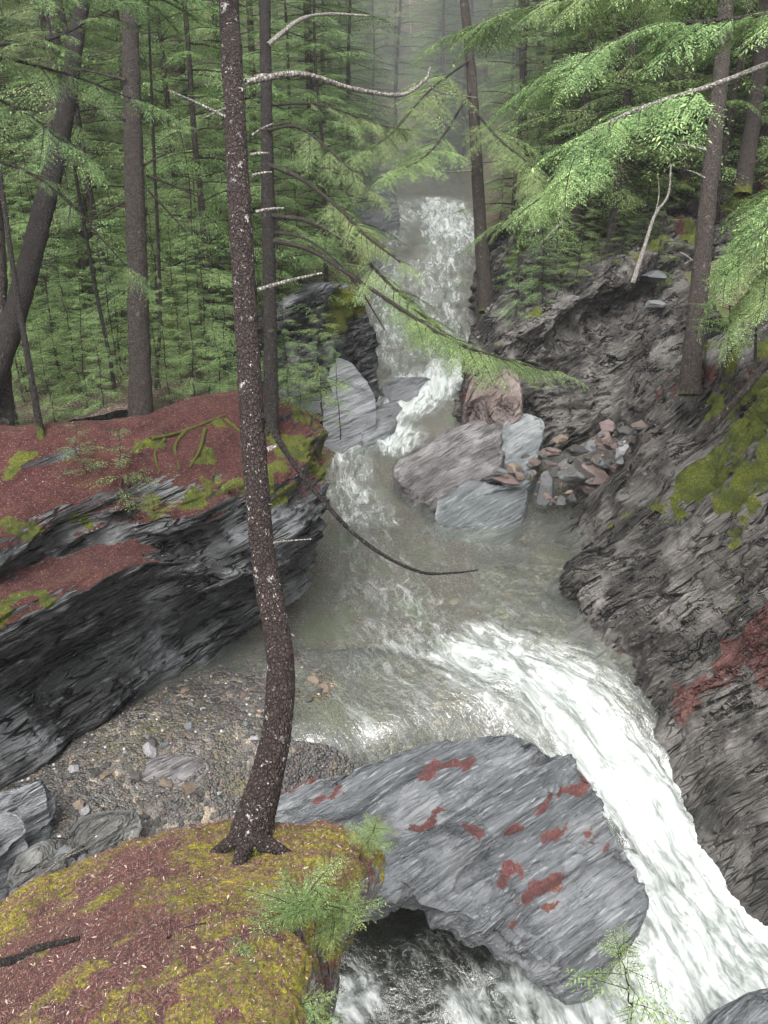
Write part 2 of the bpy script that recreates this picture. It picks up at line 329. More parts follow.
# centre line for the flow coordinates
CL = np.array([PZ(*a) for a in WC]); CL = np.concatenate([CL[:1]+[[1.5, -1.5, -.3]], CL, [[1.2, 42, 4.8], [-2, 50, 5.6]]]); CLd = cr(CL, 260)
seg = np.concatenate([[0], np.cumsum(np.linalg.norm(np.diff(CLd[:, :2], axis=0), axis=1))])
def flow(X, Y):
    s = np.zeros(X.size); tt = np.zeros(X.size); xf, yf = X.ravel(), Y.ravel()
    for a in range(0, X.size, 20000):
        dx = xf[a:a+20000, None]-CLd[None, :, 0]; dy = yf[a:a+20000, None]-CLd[None, :, 1]; w = np.exp(-((dx*dx+dy*dy)-(dx*dx+dy*dy).min(1, keepdims=True))/1.6)
        w /= w.sum(1, keepdims=True); s[a:a+20000] = w@seg
        T = np.gradient(CLd[:, :2], axis=0); T /= np.linalg.norm(T, axis=1, keepdims=True); tt[a:a+20000] = (w*(dx*T[:, 1]-dy*T[:, 0])).sum(1)
    return s.reshape(X.shape), tt.reshape(X.shape)
def segdist(X, Y, a, b):
    ax, ay = a[:2]; bx, by = b[:2]; vx, vy = bx-ax, by-ay; L = max(vx*vx+vy*vy, 1e-9)
    t = np.clip(((X-ax)*vx+(Y-ay)*vy)/L, 0, 1); return np.hypot(X-ax-t*vx, Y-ay-t*vy)
FOAM = [((478,652,-.0),(575,700,-.35),.95,.95),((400,590,0),(440,640,0),.6,.5),((430,610,0),(330,690,0),.5,.36),((560,700,-.35),(635,790,-1),.9,1.1),((635,790,-1),(700,870,-1.5),.85,1.2),((700,880,-1.5),(790,970,-1.9),1.1,1.1),
        ((560,985,-1.85),(740,960,-1.8),.9,1.1),((650,900,-1.5),(640,1010,-1.9),.8,1.1),((470,1000,-1.8),(540,1010,-1.8),.5,.75),((330,1005,-1.8),(360,990,-1.8),.35,.85),
        ((400,640,0),(600,690,-.2),.5,.62),((440,655,0),(590,665,-.1),.35,.75),((400,955,-1.7),(440,940,-1.7),.3,.5),((330,990,-1.7),(480,990,-1.8),.6,.42),
        ((458,372,1.2),(400,405,.8),.75,1.2),((410,385,1.1),(375,425,.6),.7,1.15),((375,425,.6),(400,440,.4),.6,1.1),((350,430,.5),(355,520,.0),.5,.8),((350,480,.0),(380,520,0),.5,.62),
        ((350,520,0),(400,640,0),1.2,.40),((420,540,0),(520,640,0),.9,.34),((380,720,0),(430,640,0),.9,.42),((440,530,.0),(500,545,0),.5,.36),
        ((440,205,3.8),(455,235,3.3),1.2,.95),((400,205,3.8),(380,250,3.0),.9,.72),((460,225,3.4),(440,262,2.9),1.,.75),((385,260,2.9),(395,350,1.6),.7,.72),((430,270,2.7),(450,350,1.5),1.1,.68),((410,350,1.5),(460,365,1.3),.6,.5),((330,500,0),(345,470,.1),.3,.6)]
def build_water():
    xs = np.concatenate([np.arange(-5., 7.5, .045)]); ys = np.concatenate([np.arange(4.2, 19, .045), np.arange(19, 45, .09)])
    X, Y = np.meshgrid(xs, ys); Z = waterz(X, Y); s, tq = flow(X, Y); Fm = np.zeros(X.shape)
    for a, b, r, st in FOAM:
        d = segdist(X, Y, PZ(*a), PZ(*b))/r; Fm = np.maximum(Fm, st*(1-sstep(.25, 1.7, d)))
    q = np.stack([s*.9, tq*2.6, Z*0], -1); turb = fbm(q, 4); q2 = np.stack([s*2.3, tq*5.5, Z*0+4], -1)
    rip = fbm(np.stack([X*3.2, Y*4.6, Z*0], -1)+.6*turb[..., None], 3)
    rough = sstep(.35, 1.1, Fm)
    q3 = np.stack([s*2.2, tq*11., Z*0+9], -1); Z = Z+rough*(.12*turb+.05*(1-np.abs(fbm(q2, 3, .5)))+.02*fbm(q3, 3, .6))+.012*rip+.02*turb
    V = np.stack([X, Y, Z], -1).reshape(-1, 3); Fq = gridfaces(len(ys), len(xs))
    at = np.stack([Fm.ravel()*.5, sstep(0, 6, tq).ravel(), (1-sstep(7.2, 9.2, Y)).ravel()], -1)
    # keep only what lies near the channel
    xl = np.interp(ys, [4, 8, 10, 13, 17, 19, 22, 45], [-3, -3.2, -4.5, -4, -2.8, -2.2, -2, -2.5]); xr = np.interp(ys, [4, 8, 10, 13, 17, 20, 22, 45], [7, 6.5, 5.5, 4.6, 5, 4.6, 4.5, 4.5])
    keep = ((xs[None] > xl[:, None]) & (xs[None] < xr[:, None])).ravel(); Fq = Fq[keep[Fq].all(1)]
    used = np.unique(Fq); mp = np.full(len(V), -1); mp[used] = np.arange(len(used))
    uv = np.stack([s.ravel(), tq.ravel()], -1)[used]
    return V[used], mp[Fq], at[used], uv
def water_mat():
    t = NT('stream_water'); p = t.n('NewGeometry').outputs['Position']
    uv = t.n('UVMap', uv_map='flow').outputs[0]; at = t.n('SeparateColor', {0: t.n('Attribute', attribute_name='mask').outputs['Color']})
    wz = t.n('VectorMath', {0: t.n('TexNoise', {'Vector': p, 'Scale': 1.3, 'Detail': 4.}).outputs[1], 3: .55}, operation='SCALE').outputs[0]
    fu = t.n('VectorMath', {0: t.n('Mapping', {'Vector': uv, 'Scale': (.75, 2.3, 1)}).outputs[0], 1: wz}, operation='ADD').outputs[0]
    a = t.noise(fu, 2.2, 6., .6, .9); b = t.noise(fu, 6.5, 3., .55, 1.)
    wv = t.math('ABSOLUTE', t.math('SUBTRACT', t.noise(fu, 1.9, 2., .5, 1.5), .5)); thin = t.ss(.03, .0, wv)
    ft = t.math('ADD', t.math('MULTIPLY', at.outputs[0], 2.), t.math('ADD', t.math('MULTIPLY', t.math('SUBTRACT', a, .5), 1.5), t.math('MULTIPLY', t.math('SUBTRACT', b, .5), .7)))
    foam = t.math('MULTIPLY', t.ss(.34, 1.4, ft), .97)
    lace = t.math('MULTIPLY', t.math('MULTIPLY', thin, .45), t.ss(.2, .6, t.math('MULTIPLY', at.outputs[0], 2.)))
    foam = t.math('MAXIMUM', foam, lace)
    h = t.math('ADD', t.math('MULTIPLY', a, .7), t.math('MULTIPLY', b, .35)); 
    rp = t.noise(t.n('Mapping', {'Vector': p, 'Scale': (1, 1.7, 1)}).outputs[0], 8., 4., .55, .7)
    nrm = t.bump(t.math('ADD', h, t.math('MULTIPLY', rp, .45)), .06, .7)
    fcol = t.mix(t.ss(.3, .68, t.math('ADD', t.math('MULTIPLY', a, .6), t.math('MULTIPLY', b, .4))), (.17, .195, .18), (.44, .46, .45))
    fd = t.n('BsdfPrincipled', {'Base Color': fcol, 'Roughness': .6, 'Normal': t.bump(t.math('ADD', h, t.math('MULTIPLY', rp, .2)), .03, .6)}).outputs[0]
    tint = t.mix(t.ss(.3, .7, t.noise(p, .8, 3.)), (.78, .82, .70), (.86, .87, .82))
    tint = t.mix(at.outputs[2], tint, (.3, .33, .28))
    tr = t.n('BsdfTransparent', {'Color': tint}).outputs[0]
    gl = t.n('BsdfGlossy', {'Color': (1, 1, 1, 1), 'Roughness': .12, 'Normal': nrm}).outputs[0]
    murk = t.n('BsdfDiffuse', {'Color': t.mix(at.outputs[2], (.36, .385, .36), (.13, .14, .115))}).outputs[0]
    w = t.n('MixShader', {0: .10, 1: tr, 2: murk}).outputs[0]
    fr = t.n('Fresnel', {'IOR': 1.5, 'Normal': nrm}).outputs[0]
    w = t.n('MixShader', {0: t.math('MULTIPLY', t.math('MINIMUM', t.math('MULTIPLY', fr, 1.6), 1.), t.math('SUBTRACT', 1., t.n('NewGeometry').outputs['Backfacing'])), 1: w, 2: gl}).outputs[0]
    return t.finish(t.n('MixShader', {0: foam, 1: w, 2: fd}).outputs[0])
wV, wF, wA, wU = build_water()
props(add('stream_water', wV, wF, water_mat(), attr=wA, uv=wU), 'white and clear stream water rushing down the gorge', kind='structure')
# stream bed
def build_bed():
    xs = np.concatenate([np.arange(-9., 9, .07)]); ys = np.concatenate([np.arange(2.5, 18, .07), np.arange(18, 60, .2)])
    X, Y = np.meshgrid(xs, ys); W = waterz(X, Y)
    dep = -.38+.1*fbm(np.stack([X*.8, Y*.8, X*0], -1), 3)
    g = np.zeros(X.shape)
    for a, b, r, h in [((215,700,.1),(130,785,.1),1.2,.47),((170,760,.1),(310,775,0),.8,.47),((60,840,.1),(-60,880,.1),1.3,.55),((310,690,0),(270,650,0),.6,.36),((60,815,.1),(290,815,.0),.6,.5),((590,470,.4),(640,440,.7),.7,.9),((500,455,.3),(545,470,.3),.5,.5)]:
        g = np.maximum(g, h*(1-sstep(.5, 1.6, segdist(X, Y, PZ(*a), PZ(*b))/r)))
    Z = W+dep+g+.03*fbm(np.stack([X*4, Y*4, X*0], -1), 3)
    Z = np.where((Y < 8) & (X > -.6), np.minimum(Z, W-.3), Z)
    return np.stack([X, Y, Z], -1).reshape(-1, 3), gridfaces(len(ys), len(xs))
bV, bF = build_bed()
props(add('stream_bed', bV, bF, M['bed']), 'gravel and cobble bed of the stream', kind='structure')
from mathutils.bvhtree import BVHTree
def bedz(x, y):
    j = np.argmin((bV[:, 0]-x)**2+(bV[:, 1]-y)**2); return bV[j, 2]
# ================================================================== ROCK FORMATIONS
def loft(rows, nr, nc, pre=None, post=None):
    G = np.array([[PZ(*c) if not isinstance(c, np.ndarray) else c for c in r] for r in rows]); return cr(np.swapaxes(cr(np.swapaxes(G, 0, 1), nc), 0, 1), nr) if False else np.swapaxes(cr(np.swapaxes(cr(G, nr), 0, 1), nc), 0, 1)
def off(row, dx, dy, dz): return [PZ(*c)+np.array([dx, dy, dz]) if not isinstance(c, np.ndarray) else c+np.array([dx, dy, dz]) for c in row]
ROCKS = {}
def formation(name, rows, nr, nc, mat, label, cat, amp, fine, terr, calm=0., quiet=0., moss=(), litter=(), stain=(), flip=False, seed=0, edge=None, mossfn=None, sc=1., group=None):
    G = loft(rows, nr, nc); N = gnormals(G)
    if N[..., 2].mean() < 0 or flip: N = -N
    G1 = rockdisp(G, N, amp, fine, terr, seed=seed, sc=sc); wc = (1-calm*sstep(.6, .9, N[..., 2]))[..., None]*(1 if not quiet else (1-quiet*(1-sstep(-.6, .5, G[..., 2]))*(1-sstep(9.5, 11.5, G[..., 1])))[..., None]); G = G+(G1-G)*wc; V = G.reshape(-1, 3)
    N2 = gnormals(G); N2 = N2 if (N2*N).sum() > 0 else -N2; nz = N2[..., 2].ravel()
    A = np.stack([paint(V, moss), paint(V, litter), paint(V, stain)], -1)
    if mossfn: A = mossfn(V, nz, A)
    lift = (.04*A[:, 0]*(.6+.6*fbm(V*7, 3)))*(nz > .1); V = V+N.reshape(-1, 3)*lift[:, None]
    o = add(name, V, gridfaces(nr, nc), mat, attr=A); props(o, label, cat, group)
    ROCKS[label] = (V, gridfaces(nr, nc)); return o
CUR[0] = BG
# --- left ledge
la = [(-160,400,3.9),(-80,412,3.85),(0,428,3.8),(60,425,3.8),(130,418,3.75),(190,400,3.7),(240,390,3.6),(285,400,3.3),(318,425,2.8)]
lb = [(-160,480,3.6),(-80,478,3.55),(0,480,3.45),(60,475,3.45),(130,470,3.45),(190,455,3.4),(250,435,3.3),(298,440,3.0),(328,452,2.6)]
lc = [(-160,575,3.15),(-80,560,3.15),(0,538,3.1),(60,520,3.1),(120,508,3.1),(190,500,3.05),(250,490,2.9),(300,487,2.7),(330,480,2.4)]
ld = [(-160,605,2.7),(-80,595,2.7),(0,574,2.66),(60,554,2.64),(120,540,2.62),(190,545,2.4),(250,556,2.1),(300,540,2.0),(327,515,2.0)]
le = [(-160,640,2.68),(-80,620,2.68),(0,596,2.64),(60,572,2.62),(115,556,2.6),(175,556,2.35),(245,566,2.0),(300,552,1.8),(324,532,1.75)]
lf = [(-160,700,2.45),(-80,660,2.5),(0,628,2.48),(60,602,2.5),(120,580,2.5),(172,567,2.35),(245,578,1.9),(302,562,1.6),(322,546,1.5)]
lg = [(-160,790,1.3),(-80,750,1.2),(0,700,1.2),(60,672,1.1),(120,640,1.1),(180,622,1.0),(240,604,.9),(290,592,.75),(312,572,.7)]
lh = [(-160,880,.1),(-80,840,.1),(0,795,.05),(60,757,0),(120,722,0),(180,680,-.05),(240,635,-.05),(285,606,-.1),(305,590,-.15)]
def ledge_mask(V, nz, A):
    px, py, t = project(V)
    top = sstep(.35, .75, nz)*sstep(2.2, 2.6, V[:, 2]); A[:, 1] = np.maximum(A[:, 1], top*.9)
    b = paint(V, [(10,562,.32),(40,548,.3),(75,538,.3),(110,526,.28),(150,530,.3),(195,535,.35),(240,530,.4),(280,520,.4),(310,505,.4),(250,556,.3),(205,560,.3),(170,572,.3),(140,590,.3),(190,590,.4)])
    A[:, 1] *= 1-b; A[:, 0] = A[:, 0]*(1-.7*b); return A
formation('rock_ledge', [off(la, 0, 1.2, -1.2), la, lb, lc, ld, le, lf, lg, lh, off(lh, 0, .4, -.8)], 300, 420, M['ledge'],
  'long dark wet rock ledge with a red needle-covered mossy top, left of the stream', 'rock ledge', .13, .035, .16, calm=.75,
  moss=[(300,445,.55,1.1),(325,440,.4,1.1),(322,470,.3,1),(270,470,.35,.9),(275,500,.25,.9),(190,500,.25,.8),(80,522,.2,.8),(20,535,.25,.75),(215,425,.2,.8),(205,455,.22,.8),(0,612,.3,1),(20,600,.25,.9),(90,585,.2,.8),(240,480,.25,.8),(12,465,.25,.9),(140,445,.2,.9),(300,415,.3,.8),(130,512,.2,.7),(50,600,.15,.8),(250,400,.15,.7)],
  mossfn=ledge_mask, seed=1)
CUR[0] = BL
# --- foreground mossy rock
f0 = [(-160,995,2.9),(-40,945,3.0),(60,893,3.1),(150,846,3.2),(230,826,3.3),(300,826,3.3),(350,846,3.15),(374,870,2.95)]
f1 = [(-160,1030,3.2),(-40,980,3.3),(60,930,3.4),(150,885,3.5),(240,856,3.5),(305,852,3.5),(350,868,3.35),(377,885,3.0)]
f2 = [(-160,1080,3.5),(-40,1030,3.5),(60,985,3.6),(150,945,3.65),(240,910,3.65),(300,895,3.6),(340,900,3.4),(352,915,3.0)]
f3 = [(-160,1160,3.6),(-40,1100,3.6),(60,1050,3.7),(150,1010,3.7),(240,975,3.65),(290,955,3.55),(318,950,3.3),(325,960,2.9)]
f4 = [(-160,1260,3.6),(-40,1200,3.6),(60,1140,3.7),(150,1095,3.7),(240,1060,3.6),(290,1035,3.5),(312,1025,3.2),(316,1040,2.8)]
f5 = [(-160,1400,3.5),(-40,1330,3.5),(60,1270,3.6),(150,1230,3.6),(240,1180,3.5),(290,1150,3.4),(312,1140,3.1),(316,1150,2.7)]
def fx(r): 
    p = PZ(*r[-1]); return list(r)+[p+np.array([-.22, 0, -.5]), p+np.array([-1.0, .05, -2.0]), p+np.array([-2.0, .1, -5.3])]
fr0 = fx(f0); 
def front_mask(V, nz, A):
    A[:, 0] = np.maximum(A[:, 0], paint(V, [(310,850,.5),(350,870,.4),(290,900,.5),(320,940,.4),(280,980,.4)], 0.)*.95)
    A[:, 1] = np.maximum(A[:, 1], sstep(.3, .7, nz)*.72); n = fbm(V*1.6+3, 3); A[:, 0] = np.maximum(A[:, 0], .34+.45*n+.28*sstep(150, 300, project(V)[0]))*sstep(-.1, .4, nz); return A
formation('mossy_outcrop', [off(fr0, -2.2, .2, -5.), off(fr0, -.55, .0, -1.2), fr0]+[fx(r) for r in (f1, f2, f3, f4, f5)], 300, 420, M['moss'],
  'near rock with yellow-green moss and red needle litter under the leaning spotted tree', 'rock', .09, .025, .04,
  moss=[(300,850,.35,1.2),(280,880,.3,1.1),(330,865,.3,1.1),(360,880,.25,1.1),(250,900,.25,1),(220,935,.3,1),(170,880,.15,.9),(90,905,.15,.8),(290,960,.3,1),(250,975,.25,.9),(150,1000,.3,.9),(60,1000,.25,.8),(200,860,.12,.8),(320,930,.3,1.1),(230,1010,.3,1),(30,1015,.2,.9)],
  mossfn=front_mask, seed=2)
CUR[0] = BR
# --- right near slope
r0 = [(980,1100,-2.6),(850,1010,-2.4),(738,930,-2.1),(692,862,-1.8),(650,775,-1.4),(618,695,-.8),(582,640,-.35),(562,590,-.25),(566,540,-.25),(592,498,.0)]
r1 = [(1040,1020,-1.4),(880,930,-1.0),(780,870,-.9),(730,800,-.6),(695,725,-.3),(645,650,.2),(608,605,.35),(585,560,.4),(590,515,.4),(612,478,.6)]
r2 = [(1080,930,-.2),(950,860,-.1),(850,790,.1),(785,725,.5),(730,655,.8),(685,600,1.0),(648,560,1.0),(622,515,1.0),(625,478,1.1),(640,446,1.3)]
r3 = [(1100,830,1.1),(1000,770,1.2),(890,690,1.4),(815,625,1.8),(760,560,2.0),(710,515,2.0),(675,490,1.9),(650,462,1.8),(655,436,2.0),(665,415,2.2)]
r4 = [(1120,700,2.5),(1010,640,2.6),(920,560,2.8),(845,500,3.0),(785,460,3.1),(740,430,3.0),(715,415,2.9),(695,402,2.9),(690,392,3.0),(692,380,3.2)]
r5 = [(1150,560,4.0),(1040,500,4.1),(950,440,4.2),(880,400,4.2),(820,370,4.2),(775,352,4.1),(750,345,4.0),(735,340,3.9),(730,335,3.9),(725,330,3.9)]
formation('rock_slope', [off(r0, -.5, 0, -1.), r0, r1, r2, r3, r4, r5, off(r5, 1.5, 1, .8)], 300, 420, M['cliff'],
  'steep layered rock slope with green moss and a rust-red streak, right of the stream', 'rock slope', .13, .05, .28, quiet=.75, flip=False,
  moss=[(745,430,.9,1),(715,470,.6,1),(768,400,.9,1),(690,495,.4,.9),(768,470,.6,1),(735,485,.5,.9),(725,400,.5,.9),(655,510,.4,.7),(760,515,.4,.8),(620,520,.3,.7),(740,350,.5,1),(700,340,.3,.9),(775,350,.5,1),(640,520,.2,.55),(605,545,.15,.5),(740,600,.2,.45),(660,530,.2,.5),(780,430,.4,1)],
  litter=[(725,440,.3,.6),(755,385,.5,.6),(700,380,.5,.7),(750,350,.4,.5),(660,430,.4,.45),(640,450,.3,.5),(700,395,.3,.5)],
  stain=[(768,640,.5,1),(740,660,.45,1),(705,685,.4,1),(688,712,.3,1),(765,670,.35,.9),(620,650,.15,.7),(790,620,.4,1),(670,390,.3,.7)], seed=3)
# --- upper right cliff
u1 = [(474,372,2.0),(503,338,2.7),(540,318,3.2),(580,296,3.6),(630,263,4.2),(680,236,4.7),(740,215,5.1),(820,190,5.6),(960,160,6.4)]
u2 = [(467,388,1.7),(498,365,2.1),(540,352,2.4),(590,328,2.8),(640,296,3.4),(690,284,3.8),(740,275,4.0),(820,255,4.4),(960,230,5.2)]
u3 = [(464,408,1.3),(500,394,1.5),(545,388,1.7),(600,368,2.1),(645,350,2.6),(690,340,3.0),(745,330,3.3),(820,318,3.6),(960,300,4.2)]
u4 = [(466,432,.6),(505,425,.8),(550,430,.9),(600,425,1.1),(650,405,1.9),(690,388,2.6),(750,375,2.9),(820,365,3.2),(960,350,3.6)]
def ul(r): p = PZ(*r[0]); return [p+np.array([.3, 4, -1.2]), p+np.array([.15, 1.5, -.5])]+list(r)
formation('rock_cliff', [off(ul(u1), 0.3, 2.2, .25), ul(u1), ul(u2), ul(u3), ul(u4), off(ul(u4), 0, -.2, -1.2)], 260, 380, M['cliff'],
  'dark upper rock cliff above the rubble hollow, beyond the mossy slope', 'rock cliff', .2, .06, .34,
  moss=[(660,240,.5,1),(620,265,.5,1),(590,285,.45,1),(700,225,.5,1),(540,312,.4,.9),(505,335,.35,.8),(740,205,.6,.9),(760,300,.4,.7)],
  litter=[(730,200,.9,.9),(690,220,.5,.7),(760,190,1,.9),(640,245,.5,.6),(690,380,.4,.5)], stain=[(668,380,.3,.9),(655,392,.25,.8),(470,400,.5,.85),(490,385,.4,.8),(690,375,.2,.8)], seed=4)
CUR[0] = BB
# --- ring-built boulders
def ring_rock(name, rim, mat, label, cat='boulder', bulge=.3, low=((.99, -.3), (.93, -.75), (.8, -1.6)), nr=110, nc=300, amp=.06, fine=.02, terr=.06, moss=(), litter=(), stain=(), seed=0, sc=1., peak=None, group=None, parent=None):
    R = cr(np.array([PZ(*a) for a in rim]), nc, True); c = R.mean(0)
    if peak is not None: c = PZ(*peak); 
    rows = []
    for s in (.02, .3, .6, .82, .95): 
        r = c+(R-c)*s; r[:, 2] += bulge*(1-s**2.2); rows.append(r)
    rows.append(R)
    c2 = R.mean(0)
    for lw in low:
        r = c2+(R-c2)*lw[0]; r[:, 2] = R[:, 2]+lw[1]; r[:, 1] += lw[2] if len(lw) > 2 else 0; rows.append(r)
    G = cr(np.array(rows), nr); N = gnormals(G, True)
    if N[:nr//3, :, 2].mean() < 0: N = -N
    w = 1
    G = rockdisp(G, N, amp, fine, terr, sc=sc, seed=seed); G[0] = G[0].mean(0); V = G.reshape(-1, 3)
    A = np.stack([paint(V, moss), paint(V, litter, 0.), paint(V, stain)], -1)
    o = add(name, V, gridfaces(nr, nc, True), mat, attr=A); props(o, label, cat, group); ROCKS[label] = (V, gridfaces(nr, nc, True)); return o
ring_rock('boulder', [(255,812,.05),(300,785,.15),(350,770,.25),(400,756,.3),(450,744,.35),(495,734,.4),(528,735,.45),(545,752,.47),(580,768,.42),(598,795,.3),(612,830,.15),(634,862,0),(645,903,-.25),(625,940,-.5),(600,968,-.7),(570,978,-.7),(535,955,-.4),(500,930,-.15),(450,908,.15),(400,893,.35),(360,886,.4),(310,870,.4),(270,840,.25)],
  M['slab'], 'huge grey streaked boulder with patches of red needles, in front of the white chute', bulge=.22, low=((1.0, -.22), (.965, -.5, .04), (.8, -.72, .25), (.55, -.95, .8), (.4, -1.3, 1.3), (.35, -2.4, 1.6)), amp=.035, fine=.025, terr=.13,
  litter=[(450,762,0.26,1),(440,778,0.22,1),(420,822,0.24,.95),(405,832,0.14,.9),(370,825,0.14,.8),(508,872,0.17,.95),(500,882,0.11,.9),(555,872,0.22,1),(575,855,0.19,1),(588,830,0.16,.95),(540,888,0.19,1),(565,785,0.19,.9),(545,798,0.14,.85),(340,790,0.14,.8),(300,785,0.18,.8),(320,800,0.14,.85),(470,832,0.16,.85),(515,832,0.14,.85),(550,835,0.14,.9),(290,790,0.14,.8),(515,925,0.11,.8),(555,905,0.14,.85),(600,850,0.14,.8)], seed=5, nr=220, nc=500)
ring_rock('rock_slab', [(398,470,.35),(415,452,.55),(440,435,.8),(470,422,1.0),(492,425,1.05),(500,445,.95),(498,468,.75),(470,485,.5),(440,498,.3),(410,490,.25)], M['slab3'],
  'sloping grey rock slab between the white rapid and the rubble hollow', 'rock slab', bulge=.12, seed=6, amp=.08, fine=.03, terr=.14)
ring_rock('boulder', [(436,508,.25),(445,488,.45),(475,482,.6),(505,488,.6),(526,490,.5),(522,508,.3),(495,522,.12),(460,527,.05),(438,524,.05)], M['slab2'],
  'smooth blocky grey boulder at the pool edge, left of the upright stone', bulge=.15, low=((1.0, -.2), (.96, -.5), (.85, -.9)), seed=7, amp=.03, fine=.012, terr=.03, nr=80, nc=200)
ring_rock('rock_slab', [(503,430,1.1),(520,416,1.3),(542,420,1.3),(540,445,1.0),(530,468,.7),(512,472,.6),(502,455,.8)], M['slab2'], 'flat upright grey slab leaning on the cliff above the pink stones', 'rock slab', bulge=.1, seed=8, amp=.04, nr=70, nc=160)
ring_rock('rock_buttress', [(466,400,1.6),(480,372,2.1),(505,365,2.2),(520,385,1.9),(518,415,1.4),(495,428,1.1),(475,432,.9),(464,420,1.1)], M['brown'], 'rusty brown rock buttress beside the white water at the cliff foot', 'rock', bulge=.15, low=((1., -.4), (1., -1.), (.95, -1.8)), seed=9, amp=.1, nr=80, nc=180)
ring_rock('boulder', [(288,392,1.8),(300,368,2.2),(325,358,2.4),(352,366,2.2),(372,392,1.6),(374,408,1.2),(350,425,.9),(310,430,.9),(285,420,1.2)], M['pale'], 'large pale grey boulder behind the end of the left ledge', bulge=.35, low=((1., -.4), (.97, -.9), (.9, -1.6)), seed=10, amp=.05, fine=.01, terr=.02, nr=90, nc=220)
ring_rock('rock_outcrop', [(215,350,3.0),(250,318,3.6),(300,296,4.0),(340,290,3.8),(362,302,3.5),(370,332,2.8),(368,360,2.1),(348,368,1.9),(300,360,2.4),(250,365,2.5)], M['ledge'], 'dark mossy rock bank on the left edge of the upper stream', 'rock', bulge=.3, low=((1., -.6), (1., -1.3), (.97, -2.2)), seed=11, amp=.22, fine=.05, terr=.2, moss=[(350,310,.8,.9),(310,320,.6,.8),(375,305,.4,.8)], nr=120, nc=240)
ring_rock('boulder', [(352,205,4.2),(365,192,4.6),(390,192,4.6),(398,205,4.2),(390,215,3.9),(365,218,3.8)], M['pale'], 'misty grey boulder at the left edge of the highest cascade', bulge=.3, seed=12, amp=.08, nr=50, nc=120, low=((1, -.4), (.95, -1.4)))
ring_rock('rock_outcrop', [(484,262,3.4),(500,230,4.3),(535,225,4.6),(560,250,4.2),(540,300,3.2),(505,330,2.4),(482,345,1.8),(476,310,2.2)], M['cliff'], 'misty dark rock shore on the right edge of the upper stream', 'rock', bulge=.2, low=((1, -.6), (1, -1.6)), seed=13, amp=.25, fine=.06, terr=.3, nr=90, nc=220, moss=[(520,250,.8,.6)])
ring_rock('boulder', [(700,1030,-.9),(730,1003,-.7),(775,990,-.6),(830,1020,-.6),(800,1100,-.6),(720,1090,-.8)], M['slab'], 'rounded rock in the bottom right corner of the white water', bulge=.2, seed=14, nr=60, nc=160, moss=[(760,1010,.2,.5)])
ring_rock('boulder', [(383,388,1.1),(395,380,1.3),(425,378,1.3),(433,386,1.1),(415,397,.95),(390,400,.9)], M['pale'], 'low grey rock splitting the rapid above the white water', bulge=.1, seed=15, nr=50, nc=120, low=((1, -.3), (.9, -.8)))
ring_rock('boulder', [(362,430,.7),(378,412,.8),(395,405,.85),(398,415,.7),(385,432,.55),(368,440,.5)], M['pale'], 'small grey rock at the left foot of the white rapid', bulge=.1, seed=35, nr=40, nc=100, low=((1, -.3), (.9, -.8)))
# rocks in the hollow at lower left
ring_rock('boulder', [(-20,800,.75),(20,790,.85),(42,783,.85),(50,800,.6),(46,822,.4),(25,840,.3),(-10,850,.35),(-40,830,.6)], M['slab'], 'grey angular rock at the left edge under the dark ledge', bulge=.15, seed=16, nr=60, nc=160, amp=.05)
ring_rock('boulder', [(-30,850,.75),(-5,818,.8),(15,815,.75),(25,832,.6),(8,846,.5),(-10,862,.5)], M['pale'], 'smaller angular grey rock in front of the left-edge rock', bulge=.1, seed=17, nr=50, nc=120, amp=.04)
ring_rock('boulder', [(72,828,.3),(95,815,.35),(132,812,.3),(140,828,.2),(120,848,.15),(88,862,.15),(75,850,.2)], M['moss'], 'low greenish mossy stone in the gravel behind the near rock', bulge=.12, seed=18, nr=60, nc=140, amp=.03, moss=[(110,828,.3,.45)])
ring_rock('boulder', [(10,875,.5),(35,850,.6),(62,845,.5),(75,870,.4),(50,895,.3),(20,900,.35)], M['moss'], 'olive stone among leaves behind the near mossy rock', bulge=.12, seed=19, nr=50, nc=120, amp=.03)
ring_rock('boulder', [(142,765,.18),(165,752,.2),(198,757,.2),(208,770,.14),(185,786,.1),(150,784,.1)], M['slab3'], 'low dark brown rock behind the white quartz stone', bulge=.06, seed=36, nr=40, nc=120, amp=.02, terr=.02, fine=.01)
# ================================================================== LOOSE STONES
def ico(seed, sub=3, ang=.5):
    import bmesh
    bm = bmesh.new(); bmesh.ops.create_icosphere(bm, subdivisions=sub, radius=1.); V = np.array([v.co[:] for v in bm.verts]); Fq = np.array([[v.index for v in f.verts] for f in bm.faces]); bm.free()
    rs = np.random.RandomState(seed)
    for k in range(14):                                 # planar breaks
        n = rs.normal(size=3); n /= np.linalg.norm(n); h = rs.uniform(.45, .85); d = V@n; V = V-np.outer(np.maximum(0, d-h)*ang*1.7, n)
    V = V/np.abs(V).max()*(1+.06*fbm(V*1.5+seed, 3)[:, None]+.03*fbm(V*6+seed, 2)[:, None]); return V, Fq
STM = []
for k in range(8):
    V, Fq = ico(100+k, 4, .6)
    STM.append((V*(1+.02*fbm(V*14+k, 3)[:, None]), Fq))
stone_meshes = {}
def stone(loc, dims, matk, label, name='stone', rz=None, tilt=.2, group=None, proto=None, cat='stone'):
    k = rnd.randrange(8) if proto is None else proto; key = (k, matk)
    if key not in stone_meshes: stone_meshes[key] = mesh_np('stone', STM[k][0], STM[k][1], M[matk], False)
    o = bpy.data.objects.new(name, stone_meshes[key]); COL.objects.link(o)
    o.location = loc; o.scale = dims; o.rotation_euler = (rnd.uniform(-tilt, tilt), rnd.uniform(-tilt, tilt), rnd.uniform(0, 6.28) if rz is None else rz)
    return props(o, label, cat, group)
